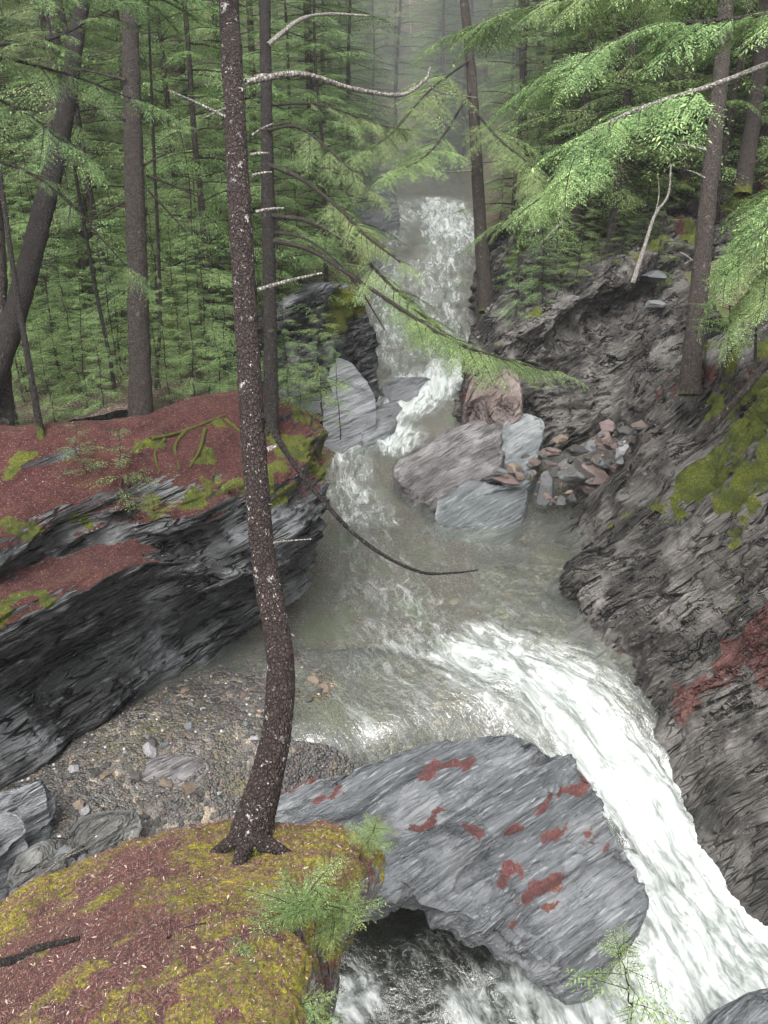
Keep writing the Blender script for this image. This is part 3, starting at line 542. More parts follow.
def pstone(px, py, z, w, h, matk, label, **kw):          # w, h in pixels
    p = PZ(px, py, z); t = project(p)[2]; a = w*t/F/2; b = h*t/F/2
    return stone(p, (a, a*.8, b*.95), matk, label, rz=rnd.uniform(-.5, .5), **kw)
pstone(151, 750, .3, 19, 19, 'st_white', 'white quartz stone lying on the dark rock under the ledge', proto=1)
pstone(545, 490, .55, 24, 44, 'st_grey', 'upright dark grey stone standing at the pool edge', proto=2)
pstone(568, 468, .9, 60, 34, 'st_dark', 'big dark flat-topped block in the rubble hollow', proto=3)
pstone(655, 276, 3.95, 34, 17, 'st_grey', 'pale slab jutting from the upper cliff', proto=4)
pstone(655, 304, 3.45, 22, 12, 'st_grey', 'pale knob of rock sticking out of the upper cliff', proto=5)
pstone(592, 475, .8, 34, 24, 'st_pink', 'pink stone right of the dark block in the hollow', proto=6)
pstone(605, 440, 1.4, 26, 22, 'st_pink', 'reddish block high in the rubble hollow', proto=1)
pstone(623, 452, 1.4, 20, 26, 'st_white', 'light grey slab in the rubble beside the reddish block', proto=2)
pstone(640, 425, 1.9, 30, 14, 'st_pink', 'flat pink-brown rock at the top of the rubble', proto=3)
pstone(507, 480, .75, 34, 12, 'st_pink', 'flat reddish stone on top of the blocky boulder', proto=4)
pstone(515, 468, .8, 16, 13, 'st_tan', 'orange-tan stone behind the blocky boulder', proto=6)
pstone(531, 476, .7, 14, 14, 'st_tan', 'orange stone beside the upright grey stone', proto=0)
pstone(500, 472, .8, 18, 12, 'st_grey', 'grey stone left of the orange-tan stone', proto=5)
pstone(520, 476, .75, 12, 9, 'st_tan', 'tan pebble between the two orange stones', proto=2)
pstone(79, 805, .3, 16, 13, 'st_tan', 'pale tan stone in the gravel under the dark ledge', proto=4)
pstone(189, 788, .25, 15, 12, 'st_tan', 'flat tan stone on the gravel bar near the tree trunk', proto=6)
pstone(63, 853, .55, 22, 14, 'st_grey', 'blue-grey stone beside the long twig', proto=0)
pstone(85, 858, .5, 20, 18, 'st_grey', 'grey block under the long twig', proto=3)
pstone(-2, 912, .5, 20, 26, 'st_tan', 'rounded tan stone at the left edge behind the mossy rock', proto=1)
pstone(45, 875, .6, 24, 14, 'st_dark', 'dark flat stone in red leaves by the twig', proto=5)
for k, (px, py, w, h, z) in enumerate([(550,452,22,14,1.0),(577,452,26,16,1.1),(600,462,24,14,1.0),(618,470,22,14,.9),(633,462,20,12,1.2),(590,490,26,16,.5),(572,497,20,14,.35),(560,500,16,10,.3),(612,482,20,12,.7),(640,440,24,14,1.6),(650,455,18,10,1.6),(625,432,22,12,1.6),(590,446,18,12,1.2),(607,425,20,12,1.6),(560,440,18,12,1.2),(535,462,14,10,.8),(548,462,12,9,.8)]):
    m = ['st_pink', 'st_dark', 'st_grey', 'st_pink', 'st_tan'][k % 5]
    pstone(px, py, z, w, h, m, {'st_pink': 'broken pinkish stone in the rubble hollow', 'st_dark': 'broken dark stone in the rubble hollow', 'st_grey': 'broken grey stone in the rubble hollow', 'st_tan': 'broken tan stone in the rubble hollow'}[m], group='broken stones in the rubble hollow')
lab = {'st_grey': 'grey', 'st_tan': 'tan', 'st_pink': 'reddish', 'st_white': 'pale', 'st_dark': 'dark'}
def scatter(n, poly, smin, smax, place, group, mats, zf, sub=0):
    k = 0
    while k < n:
        (x0, y0), (x1, y1) = poly; px = rnd.uniform(x0, x1); py = rnd.uniform(y0, y1); p = PZ(px, py, 0.05)
        if not zf(px, py): continue
        s = smin*(smax/smin)**(rnd.random()**1.8); z = bedz(p[0], p[1]); m = rnd.choice(mats)
        stone((p[0], p[1], z+s*.15), (s, s*rnd.uniform(.6, .9), s*rnd.uniform(.4, .65)), m, '%s stone %s' % (lab[m], place), group=group); k += 1
above = lambda px, py: (py > 815-px*.72) and (py < 905-.42*px if px < 200 else py < 815)
scatter(190, ((40, 650), (330, 870)), .028, .11, 'in the gravel bar under the dark ledge', 'stones of the gravel bar', ['st_grey', 'st_grey', 'st_tan', 'st_pink', 'st_white', 'st_dark', 'st_dark'], above)
scatter(100, ((300, 500), (600, 690)), .06, .17, 'under the clear pool water', 'cobbles under the pool water', ['st_grey', 'st_tan', 'st_tan', 'st_pink', 'st_dark'], lambda px, py: px < 400+(py-500)*2.2+120)
k = 0
while k < 70:
    px = rnd.uniform(495, 665); py = rnd.uniform(430, 505)
    if py > 500-(px-560)*.5 or py < 455-(px-520)*.25 or (px < 535 and py > 478): continue
    p = PZ(px, py, .75+(505-py)*.012+(px-560)*.004); s = rnd.uniform(.04, .11); m = rnd.choice(['st_pink', 'st_dark', 'st_grey', 'st_dark', 'st_tan'])
    stone(p, (s, s*.8, s*.6), m, 'broken %s stone in the rubble hollow' % {'st_pink': 'pinkish', 'st_dark': 'dark', 'st_grey': 'grey', 'st_tan': 'tan'}[m], group='broken stones in the rubble hollow'); k += 1
# countless little pebbles
def pebbles():
    mb = MB(); V0, F0 = ico(55, 1, .3); rs = np.random.RandomState(3); n = 0
    while n < 5200:
        px = rs.uniform(20, 360); py = rs.uniform(610, 880)
        if not (py > 800-px*.72) or (py > 905-.42*px and px < 200): continue
        p = PZ(px, py, .05); s = .010*(3.6**(rs.rand()**1.5)); p[2] = bedz(p[0], p[1])+.3*s; a = rs.rand()*6.28; R = np.array([[math.cos(a), -math.sin(a), 0], [math.sin(a), math.cos(a), 0], [0, 0, 1]])
        mb.add((V0*[s, s*.75, s*.55])@R.T+p, F0); n += 1
    return mb.get()
def pebble_mat():
    t = NT('pebbles'); r = t.n('NewGeometry').outputs['Random Per Island']; r2 = t.math('FRACT', t.math('MULTIPLY', r, 37.7))
    c = t.mix(r2, (.02, .019, .02), (.10, .096, .094)); c = t.mix(t.ss(.8, .84, r), c, (.07, .043, .038)); c = t.mix(t.ss(.93, .95, r), c, (.28, .27, .26))
    return t.finish(t.n('BsdfPrincipled', {'Base Color': c, 'Roughness': .45}).outputs[0])
V, Fq = pebbles(); props(add('pebbles', V, Fq, pebble_mat()), 'fine pebbles of the gravel bar', 'pebbles', kind='stuff')
# ================================================================== FOREST FLOORS
def zleft(X, Y):
    base = np.interp(Y, [9, 12, 14, 18, 22, 28, 35, 50, 80, 120], [3.75, 3.65, 3.3, 2.7, 3.1, 4.3, 5.6, 8.5, 18, 30])
    edge = np.interp(Y, [9, 13, 17, 20, 26, 33, 45, 120], [-2.2, -2.4, -1.6, -.6, -.5, -.6, -1, -2])
    d = edge-X; w = np.interp(Y, [13, 17, 25, 40], [1.2, 2.2, 2.5, 3.5])
    wz = waterz(np.clip(X, -4, 6), np.clip(Y, 4, 60)); far = sstep(50, 75, Y)
    low = wz*(1-far)+base*far
    z = low-.3+(base-low+.3)*sstep(-.3, 1, d/w)+.20*np.maximum(0, d-4)**1.1
    return z+.22*fbm(np.stack([X*.35, Y*.35, X*0], -1), 3)*sstep(-.5, 1., d)
def zright(X, Y):
    base = np.interp(Y, [10, 14, 18, 22, 28, 35, 50, 80, 120], [3.3, 3.2, 3.3, 3.3, 4.2, 5.6, 8.5, 18, 30])
    edge = np.interp(Y, [10, 15, 19, 26, 33, 45, 120], [5.2, 5.4, 2.6, 3.4, 3.4, 3, 3])
    d = X-edge; wz = waterz(np.clip(X, -4, 6), np.clip(Y, 4, 60)); far = sstep(50, 75, Y); low = wz*(1-far)+base*far
    cut = 2.6*(1-sstep(19.6, 20.8, Y+.25*np.maximum(0, 5-X)))*(1-sstep(8, 10, X))
    return -cut+low-.4+(base-low+.4)*sstep(-.2, 1, d/1.6)+.36*np.maximum(0, d-1.)+.25*fbm(np.stack([X*.35, Y*.35, X*0+9], -1), 3)
def floor_mesh(xs, ys, fn):
    X, Y = np.meshgrid(xs, ys); Z = fn(X, Y); Z = Z+.035*fbm(np.stack([X*2.5, Y*2.5, X*0], -1), 3); return np.stack([X, Y, Z], -1).reshape(-1, 3), gridfaces(len(ys), len(xs))
ysl = np.concatenate([np.arange(11.4, 30, .15), np.arange(30, 120, .8)])
V, Fq = floor_mesh(np.concatenate([np.arange(-60, -14, 1.), np.arange(-14, 1.8, .15)]), ysl, zleft)
props(add('forest_floor', V, Fq, M['floor']), 'needle-covered forest floor on the left bank', kind='structure')
ysr = np.concatenate([np.arange(17.5, 34, .15), np.arange(34, 120, .8)])
V, Fq = floor_mesh(np.concatenate([np.arange(1.8, 16, .15), np.arange(16, 60, 1.)]), ysr, zright)
props(add('forest_floor', V, Fq, M['floor']), 'wooded hillside ground on the right bank', kind='structure')
def zr_near(X, Y): return 3.9+.42*(X-6.)+.1*(Y-13)+.15*fbm(np.stack([X*.5, Y*.5, X*0], -1), 3)
V, Fq = floor_mesh(np.arange(6.3, 30, .3), np.arange(3, 18.5, .3), lambda X, Y: zr_near(X, Y)-.3)
props(add('forest_floor', V, Fq, M['floor']), 'steep wooded ground above the mossy rock slope', kind='structure')
gx = np.linspace(-400, 400, 9); GX, GY = np.meshgrid(gx, np.linspace(-200, 600, 9)); props(add('ground', np.stack([GX, GY, GX*0-6.], -1).reshape(-1, 3), gridfaces(9, 9), M['floor']), 'ground far below the gorge', kind='structure')
# ================================================================== FOLIAGE
def rotm(ax, a):
    return np.array(Matrix.Rotation(a, 3, ax))
def shoots(rs, P, D, Nn, length, spacing, lw):
    """flat needle shoots on both sides of a twig at P along D; Nn is the spray normal -> quads (n,4,3)"""
    n = max(2, int(length/spacing)); out = []
    S = np.cross(Nn, D); S /= np.linalg.norm(S)+1e-9
    u = (np.arange(n)+rs.rand(n)*.5)/n; side = np.where(np.arange(n) % 2 == 0, 1., -1.)
    a = rs.uniform(.6, 1.05, n); l = lw*(1.1-.65*u)*rs.uniform(.7, 1.25, n)
    base = P+np.outer(u*length, D); base[:, 2] -= .25*length*u*u
    dirs = np.outer(np.cos(a), D)+np.outer(np.sin(a)*side, S)+Nn*rs.uniform(-.3, .25, n)[:, None]
    dirs = np.concatenate([dirs, D[None]]); l = np.append(l, lw*.9); base = np.concatenate([base, (P+D*length-[0, 0, .25*length])[None]])
    wv = np.cross(dirs, Nn); wv /= np.linalg.norm(wv, axis=1, keepdims=True)+1e-9
    wid = l*rs.uniform(.13, .2, len(l)); tip = base+dirs*l[:, None]; tip[:, 2] -= l*.18
    mid = base+dirs*(l*.45)[:, None]
    return np.stack([base, mid+wv*wid[:, None], tip, mid-wv*wid[:, None]], 1)
def spray(rs, L, fine=1., droop=.25, start=.12, wide=.42):
    """a branch along +x, z up -> leaf quads, centre-line points, twig segments"""
    n = 10; x = np.linspace(0, L, n); bend = rs.uniform(-.15, .15)
    axis = np.stack([x, bend*x*x/L, .12*x-droop*x*x/L], -1); Q = []; segs = []
    m = int(L/(.075/fine)); sd = 1
    for k in range(m):
        u = start+(1-start)*(k+rs.rand()*.6)/m; 
        if u > .99: continue
        p = np.array([np.interp(u*L, x, axis[:, j]) for j in range(3)]); t = np.array([1, 2*bend*u, .12-2*droop*u]); t /= np.linalg.norm(t)
        sd = -sd; l = (wide*L*(1-u)**.8*min(1, (u-start)*6+.35)+.07)*rs.uniform(.55, 1.15); l = min(l, .95)
        a = rs.uniform(.75, 1.1); S = np.array([0, 1, 0])*sd; D = t*math.cos(a)+S*math.sin(a); D[2] += rs.uniform(-.22, .05); D /= np.linalg.norm(D)
        Nn = np.array([rs.uniform(-.2, .2), rs.uniform(-.2, .2), 1.]); 
        Q.append(shoots(rs, p, D, Nn, l, .034/fine, (.052 if fine > 1.5 else .08)*(1+.25*rs.rand()))); segs.append((p, p+D*l*.55-[0, 0, .08*l], p+D*l-[0, 0, .25*l]))
        if l > .3:
            for q in range(int(l/.11)):
                uu = (q+.5+rs.rand()*.5)/(l/.11+1); pp = p+D*l*uu; pp[2] -= .25*l*uu*uu; s2 = 1 if q % 2 else -1
                D2 = D*math.cos(.8)+np.cross(Nn, D)*math.sin(.8)*s2; D2[2] -= .1
                Q.append(shoots(rs, pp, D2/np.linalg.norm(D2), Nn, l*.42*(1-uu*.6), .036/fine, .04 if fine > 1.5 else .06))
    return np.concatenate(Q), axis, segs
SPR = {}
def get_spray(kind, k):
    if (kind, k) not in SPR:
        rs = np.random.RandomState(hash((kind, k)) % 99991 if False else (len(kind)*131+k*17+ord(kind[0])))
        SPR[(kind, k)] = {'big': lambda: spray(rs, 2.3, .8, .22+.1*rs.rand()), 'mid': lambda: spray(rs, 1.5, .9, .2), 'small': lambda: spray(rs, .8, 1.1, .15, .05, .5), 'fine': lambda: spray(rs, 1.0, 1.9, .25, .02, .5)}[kind]()
    return SPR[(kind, k)]
def quads(Q): 
    V = Q.reshape(-1, 3); return V, np.arange(len(V)).reshape(-1, 4)
def place_spray(s, O, R, sc):
    Q, ax, sg = s; return (Q*sc)@R.T+O, (ax*sc)@R.T+O, [tuple((np.array(a)*sc)@R.T+O for a in g) for g in sg]
def frame(D, up=(0, 0, 1)):
    D = np.array(D, float); D /= np.linalg.norm(D); Y = np.cross(up, D); Y /= np.linalg.norm(Y)+1e-9; Z = np.cross(D, Y); return np.stack([D, Y, Z], 1)
def tree_geo(seed, H, z0, z1, Lb, nb, kind='big', rad=.14, dead=10, lean=0., top=True, twigs=False):
    rs = np.random.RandomState(seed); trunk = []; n = 14
    z = np.linspace(-.5, H, n); wob = np.cumsum(rs.normal(0, .03, (n, 2)), 0); wob -= wob[0]
    T = np.stack([wob[:, 0]+lean*z, wob[:, 1], z], -1); r = rad*(1-.8*np.clip(z/H, 0, 1)); r[0] *= 1.5; r[1] *= 1.08
    tv = tube(T, r, 12, 60, .06, seed)
    L = []; W = MB()
    for k in range(nb):
        u = (k+rs.rand())/nb; zz = z0+(z1-z0)*u**.95; a = k*2.4+rs.uniform(-.5, .5); 
        f = (zz-z0)/(max(H, z1)-z0+.01); ll = Lb*(1-.75*f)*rs.uniform(.65, 1.15)*(.75 if f < .1 else 1)
        s = get_spray(kind, rs.randint(5)); base = {'big': 2.3, 'mid': 1.5, 'small': .8, 'fine': 1.}[kind]
        O = np.array([np.interp(zz, z, T[:, 0]), np.interp(zz, z, T[:, 1]), zz]); tilt = rs.uniform(-.25, .25)+.15*f
        R = frame((math.cos(a), math.sin(a), tilt))@rotm('X', rs.uniform(-.35, .35)); Q, ax, sg = place_spray(s, O, R, ll/base)
        L.append(Q); W.add(*tube(ax[::2] if not twigs else ax, np.linspace(.016, .003, len(ax[::2]) if not twigs else len(ax))*ll/1.5, 4))
        if twigs:
            for g in sg[::2]: W.add(*tube(np.array(g), [.004, .003, .0015], 3))
    for k in range(dead):
        zz = rs.uniform(.8, max(1.5, z0+1)); a = rs.rand()*6.28; l = rs.uniform(.3, 1.3); O = np.array([np.interp(zz, z, T[:, 0]), np.interp(zz, z, T[:, 1]), zz]); D = np.array([math.cos(a), math.sin(a), rs.uniform(-.3, .2)])
        W.add(*tube(np.array([O, O+D*l*.5+[0, 0, .03], O+D*l+[0, 0, rs.uniform(-.2, .1)]]), [.016, .010, .004], 4))
    return tv, (W.get() if W.V else None), (quads(np.concatenate(L)) if L else None)
def make_tree(seed, mat_b, mat_l, name='hemlock_tree', **kw):
    tv, wv, lv = tree_geo(seed, **kw); e = empty(name, (0, 0, 0))
    z = tv[0][:, 2]; at = np.zeros((len(z), 3)); at[:, 0] = 1-sstep(0., .5, z)
    add('trunk', tv[0], tv[1], mat_b, e, attr=at)
    if wv: add('limbs', wv[0], wv[1], M['twig'], e)
    if lv: add('crown', lv[0], lv[1], mat_l, e, smooth=False)
    return e
def copy_tree(o):
    r = o.copy(); COL.objects.link(r)
    for c in o.children:
        d = c.copy(); COL.objects.link(d); d.parent = r
    return r
PROTO = {}
def proto(key, fn):
    if key not in PROTO: PROTO[key] = [fn(), False]
    e, used = PROTO[key]
    if not used: PROTO[key][1] = True; return e
    return copy_tree(e)
def big(k): return proto(('big', k), lambda: make_tree(200+k, M['bark_grey'], M['leaf'] if k % 3 == 1 else M['leaf_b'], H=15+k % 3*2, z0=[1.6, .9, 3., 1.3][k % 4], z1=16, Lb=3.0, nb=84, rad=.10+.02*(k % 3), dead=26))
def sap(k): return proto(('sap', k), lambda: make_tree(300+k, M['twig'], M['leaf_b'], name='hemlock_sapling', H=3.2+.5*k, z0=.35, z1=3.3+.5*k, Lb=1.35, nb=40, kind='mid', rad=.028, dead=0))
def small(k): return proto(('small', k), lambda: make_tree(400+k, M['twig'], M['leaf_b'] if k % 2 else M['leaf'], name='hemlock_seedling', H=1.1, z0=.1, z1=1.15, Lb=.65, nb=13, kind='small', rad=.012, dead=0, twigs=True))
def put(e, p, s, label, cat, group=None, rz=None):
    e.location = tuple(p); e.scale = (s, s, s*rnd.uniform(.95, 1.08)); e.rotation_euler = (rnd.uniform(-.03, .03), rnd.uniform(-.03, .03), rnd.uniform(0, 6.28) if rz is None else rz); return props(e, label, cat, group)
def zl(x, y): return float(zleft(np.array([x]), np.array([y]))[0])
def zr(x, y): return float(zright(np.array([x]), np.array([y]))[0])
# forest on the left bank
used = []
def far_enough(x, y, d):
    for a, b in used:
        if (a-x)**2+(b-y)**2 < d*d: return False
    used.append((x, y)); return True
def forest(n, xr, yr, zf, cond, dmin, maker, smin, smax, label, cat, group):
    c = 0; tries = 0
    while c < n and tries < 4000:
        tries += 1; x = rnd.uniform(*xr); y = yr[0]+(yr[1]-yr[0])*rnd.random()**1.2
        if not cond(x, y) or not far_enough(x, y, dmin): continue
        put(maker(rnd.randrange(6)), (x, y, zf(x, y)-.05), rnd.uniform(smin, smax), label, cat, group); c += 1
forest(48, (-17, -1.2), (17, 40), zl, lambda x, y: abs(x) < .55*y+2 and x < -1.2-(y < 24)*1.5, 2.0, big, .75, 1.1, 'feathery hemlock among the trees behind the left ledge', 'tree', 'trees behind the left ledge')
forest(50, (5.2, 19), (20, 42), zr, lambda x, y: abs(x) < .55*y+2, 2.0, big, .75, 1.15, 'feathery hemlock on the hillside above the right cliff', 'tree', 'trees above the right cliff')
forest(16, (4.6, 12), (20, 27), zr, lambda x, y: True, 1.3, big, .6, .95, 'feathery hemlock on the hillside above the right cliff', 'tree', 'trees above the right cliff')
forest(26, (-5, 8), (39, 60), lambda x, y: min(zl(min(x, 0), y), zr(max(x, 3), y)), lambda x, y: True, 1.6, big, .7, 1.2, 'faint misty hemlock at the head of the gorge', 'tree', 'misty trees at the head of the gorge')
forest(30, (-16, 16), (43, 75), lambda x, y: min(zl(min(x, 0), y), zr(max(x, 3), y)), lambda x, y: True, 2.6, big, .9, 1.4, 'faint misty hemlock at the head of the gorge', 'tree', 'misty trees at the head of the gorge')
forest(110, (-11, -1.5), (12.8, 25), zl, lambda x, y: abs(x) < .5*y+1 and x < -2.6-(y < 17)*.6 and not (-4.6 < x < -2.6 and y < 14.3), .75, sap, .5, 1.05, 'young bright green hemlock on the shaded floor behind the left ledge', 'sapling', 'saplings behind the left ledge')
forest(45, (3.9, 12), (20, 30), zr, lambda x, y: True, 1.0, sap, .5, .95, 'young hemlock along the top of the right cliff', 'sapling', 'saplings above the right cliff')
# ------------------------------------------------------------------ named trunks
def trunk_tree(name, pts, rads, mat, label, sub=160, n=24, mossz=.5, stubs=(), wob=.07, seed=1, crown=None, cat='tree'):
    """pts: (px, py, t) with t the distance from camera"""
    P = np.array([PD(*p) for p in pts]); base = P[-1].copy(); P = P-base; P = P[::-1]; rads = list(rads)[::-1]
    # run the trunk up past the frame
    d = P[-1]-P[-2]; d /= np.linalg.norm(d); d = d*.5+np.array([0, 0, 1.])*.5; d /= np.linalg.norm(d)
    P = np.concatenate([P, [P[-1]+d*2.5, P[-1]+d*6]]); rads = rads+[rads[-1]*.8, rads[-1]*.4]
    V, Fq = tube(P, rads, n, sub, wob, seed); at = np.zeros((len(V), 3)); at[:, 0] = (1-sstep(0, mossz, V[:, 2]))*.8
    e = empty(name, base); add('trunk', V, Fq, mat, e, attr=at); e['_x'] = 0; del e['_x']
    return props(e, label, cat), base
def branch(e, base, pts, r0, r1, mat, fol=None, name='branch', sub=30, seed=5, leafmat=None, n=7):
    """a limb through (px, py, t) points; fol = list of (u, side, length) sprays"""
    P = cr(np.array([PD(*p) for p in pts])-base, sub); rr = np.linspace(r0, r1, sub)
    V, Fq = tube(P, rr, n, None, .12, seed); b = add(name, V, Fq, mat, e)
    if fol:
        rs = np.random.RandomState(seed); L = []; W = MB(); u0, u1, cnt, ln = fol
        for k in range(cnt):
            u = u0+(u1-u0)*(k+rs.rand()*.5)/cnt; i = min(int(u*(sub-1)), sub-2); O = P[i]; T = P[i+1]-P[i]; T /= np.linalg.norm(T); S = np.cross([0, 0, 1], T); S /= np.linalg.norm(S)+1e-9
            sd = 1 if k % 2 else -1; a = rs.uniform(.5, 1.1); D = T*math.cos(a)+S*sd*math.sin(a); D[2] += rs.uniform(-.5, .05)
            l = ln*rs.choice([.35, .6, .8, 1., 1.2])*rs.uniform(.8, 1.1)*(1.1-.5*(u-u0)/(u1-u0+1e-6)); Q, ax, sg = place_spray(get_spray('fine', rs.randint(5)), O, frame(D)@rotm('X', rs.uniform(-.3, .3)), l); L.append(Q); W.add(*tube(ax, np.linspace(.006, .002, len(ax)), 4))
            for g in sg[::2]: W.add(*tube(np.array(g), [.0025, .002, .001], 3))
        T = P[-1]-P[-2]; Q, ax, sg = place_spray(get_spray('fine', 1), P[-1], frame(T), ln); L.append(Q)
        lv = quads(np.concatenate(L)); wv = W.get(); add('twigs', wv[0], wv[1], M['twig'], b); add('foliage', lv[0], lv[1], leafmat or M['leaf_b'], b, smooth=False)
    return b
def stub(e, base, px, py, t, dx, dy, r=.012, mat='dead', dt=0., seed=1):
    branch(e, base, [(px, py, t), (px+dx*.5, py+dy*.5-1, t+dt*.5), (px+dx, py+dy, t+dt)], r, r*.4, M[mat], name='dead_stub', sub=10, seed=seed, n=7)
# A: the spotted leaning tree in front
eA, bA = trunk_tree('hemlock_tree', [(226,-40,6.9),(232,60,6.75),(238,180,6.55),(245,300,6.4),(251,400,6.25),(256,480,6.12),(264,560,6.0),(275,620,5.9),(281,670,5.8),(277,730,5.75),(266,780,5.72),(256,815,5.72),(250,850,5.75)],
   [.080,.084,.086,.087,.088,.088,.089,.091,.094,.10,.112,.13,.17], M['bark_red'], 'leaning spotted tree with a swept base growing from the near mossy rock', sub=340, n=40, mossz=.35, seed=1, wob=.05)
for (px, py, t, dx, dy, r) in [(255,78,6.75,12,-3,.022),(250,155,6.6,18,-2,.014),(252,176,6.55,20,-4,.014),(256,212,6.5,28,-4,.014),(258,290,6.4,64,-17,.018),(262,545,6.0,50,-6,.010),(284,632,5.9,10,4,.014),(268,450,6.1,14,-5,.02),(228,118,6.6,-60,-28,.012),(236,105,6.6,-34,14,.010),(252,495,6.1,-8,3,.010),(256,508,6.05,16,-4,.008),(252,135,6.6,22,-12,.010)]:
    stub(eA, bA, px, py, t, dx, dy, r)
branch(eA, bA, [(262,420,6.2),(268,418,6.15),(274,432,6.0),(288,455,5.9),(310,485,5.8),(345,525,5.7),(380,553,5.65),(420,572,5.6),(452,573,5.6),(478,570,5.6)], .028, .005, M['bark_dark'], name='bare_branch', sub=60)
branch(eA, bA, [(246,82,6.7),(300,74,6.9),(350,88,7.2),(400,95,7.5),(425,80,7.6),(430,68,7.7)], .028, .010, M['dead'], name='bare_branch', sub=40)
branch(eA, bA, [(425,80,7.6),(440,92,7.7),(480,98,8.0)], .010, .004, M['dead'], name='bare_branch', sub=16)
for i, (a, b, c, d) in enumerate([(240,838,205,856), (262,842,300,858), (246,846,228,884)]):
    P = np.array([bA+[0, 0, .16], PZ(a, b, 3.50), PZ((a+c)/2, (b+d)/2, 3.50), PZ(c, d, 3.46)])-bA; V, Fq = tube(P, [.10, .065, .035, .012], 9, 24, .15, i); add('root', V, Fq, M['bark_red'], eA, attr=np.full((len(V), 3), .25))
# B
eB, bB = trunk_tree('hemlock_tree', [(128,-40,12.8),(131,60,12.6),(135,200,12.4),(139,330,12.2),(141,400,12.1),(141,447,12.1)], [.115,.125,.14,.15,.165,.2], M['bark_far'], 'straight brown lichened trunk with a mossy foot on the left ledge', sub=200, n=28, mossz=.6, seed=2)
for (px, py, dx, dy) in [(146,175,60,25),(144,165,30,-14),(148,190,45,50),(126,120,-60,-25),(126,80,-90,-20),(130,200,-40,20)]: stub(eB, bB, px, py, 12.4, dx, dy, .02, 'twig', dt=.4)
# C, D and other left trunks
eC, bC = trunk_tree('hemlock_tree', [(84,-30,13.5),(76,40,13.2),(62,130,12.8),(38,230,12.2),(10,330,11.6),(-25,420,11.2),(-50,470,11.1)], [.11,.12,.135,.15,.16,.17,.2], M['bark_dark'], 'thick dark trunk leaning right across the top left corner', seed=3)
eD, bD = trunk_tree('hemlock_tree', [(-10,80,11.5),(2,190,11.4),(18,300,11.3),(30,370,11.2),(43,447,11.2)], [.028,.033,.038,.042,.05], M['bark_dark'], 'thin black leaning trunk at the left edge', seed=4, n=12)
trunk_tree('hemlock_tree', [(52,-20,17),(53,100,17),(52,200,17),(50,300,17),(48,390,17)], [.13,.14,.15,.17,.2], M['bark_grey'], 'greyish trunk standing behind the crossing of the two leaning dark trunks', seed=5)
trunk_tree('hemlock_tree', [(-6,230,11.7),(-2,340,11.7),(2,420,11.7),(6,470,11.6)], [.13,.14,.16,.24], M['bark_grey'], 'grey trunk with a bright mossy foot at the left edge of the ledge', seed=6, mossz=.5)
for i, (a, l) in enumerate([([(94,280,13.5),(102,320,13.4),(110,360,13.3),(117,405,13.3)], 'thin dark sapling trunk halfway between the two left trunks'), ([(160,300,13.8),(157,370,13.6),(153,430,13.4)], 'slim trunk just behind the straight brown trunk'), ([(8,380,12.5),(14,410,12.4),(22,445,12.3)], 'very thin dark stem beside the thin black leaning trunk')]):
    trunk_tree('hemlock_tree', a, [.03]*(len(a)-1)+[.04], M['bark_dark'], l, seed=20+i, n=10, sub=60)
# E: slender trunk behind A with drooping branches
eE, bE = trunk_tree('hemlock_tree', [(264,-40,13.4),(266,80,13.2),(268,200,13.0),(270,320,12.9),(271,400,12.9),(271,445,12.9)], [.085,.09,.098,.10,.11,.13], M['bark_dark'], 'slender dark trunk with long drooping branches, just behind the spotted tree', seed=7)
branch(eE, bE, [(268,165,13),(300,178,12.6),(335,205,12),(365,235,11.6),(400,262,11.2)], .035, .012, M['twig'], fol=(.5, 1., 22, .5), seed=11)
branch(eE, bE, [(268,215,13),(310,222,12.5),(350,245,12),(390,285,11.5),(430,322,11.2),(465,345,11)], .038, .010, M['twig'], fol=(.55, 1., 32, .55), seed=12)
branch(eE, bE, [(270,240,13),(310,250,12.4),(350,275,11.8),(400,308,11.2),(450,340,10.8),(500,358,10.6),(545,370,10.5)], .04, .010, M['twig'], fol=(.55, 1., 46, .55), seed=13)
branch(eE, bE, [(270,232,13),(300,237,12.6),(330,255,12.2),(360,290,12),(385,330,11.8)], .024, .008, M['twig'], seed=14)
branch(eE, bE, [(268,130,13),(300,128,12.6),(340,160,12.2),(370,190,12)], .024, .008, M['twig'], fol=(.4, 1., 12, .5), seed=15)
branch(eE, bE, [(268,45,13.2),(300,20,13.6),(330,14,14),(370,16,14.2)], .04, .016, M['dead'], seed=16)
branch(eE, bE, [(268,105,13.2),(320,105,13.4),(380,125,13.6),(410,130,13.8)], .022, .008, M['twig'], fol=(.3, 1., 16, .6), seed=17)
# F mid-stream trunk
eF, bF = trunk_tree('hemlock_tree', [(462,-30,21),(470,60,21),(475,130,20.8),(480,220,20.6),(486,312,20.5)], [.10,.12,.135,.15,.19], M['bark_grey'], 'straight trunk rising in front of the misty cascade, right of the water', seed=8, mossz=.3)
branch(eF, bF, [(477,170,20.8),(455,172,20.6),(430,172,20.5)], .03, .01, M['dead'], seed=21)
# G right trunk
eG, bG = trunk_tree('hemlock_tree', [(730,-40,15.6),(722,60,15.3),(714,140,15.1),(706,220,14.9),(697,310,14.7),(691,370,14.6),(690,395,14.6)], [.13,.135,.14,.15,.155,.17,.2], M['bark_grey'], 'straight grey-brown trunk standing at the top of the right rock slope', seed=9, mossz=.15)
for (px, py, dx, dy) in [(705,178,-18,-8),(700,258,-16,6),(694,262,-14,-10),(706,150,-30,-6),(698,330,-12,2)]: stub(eG, bG, px, py, 14.9, dx, dy, .018)
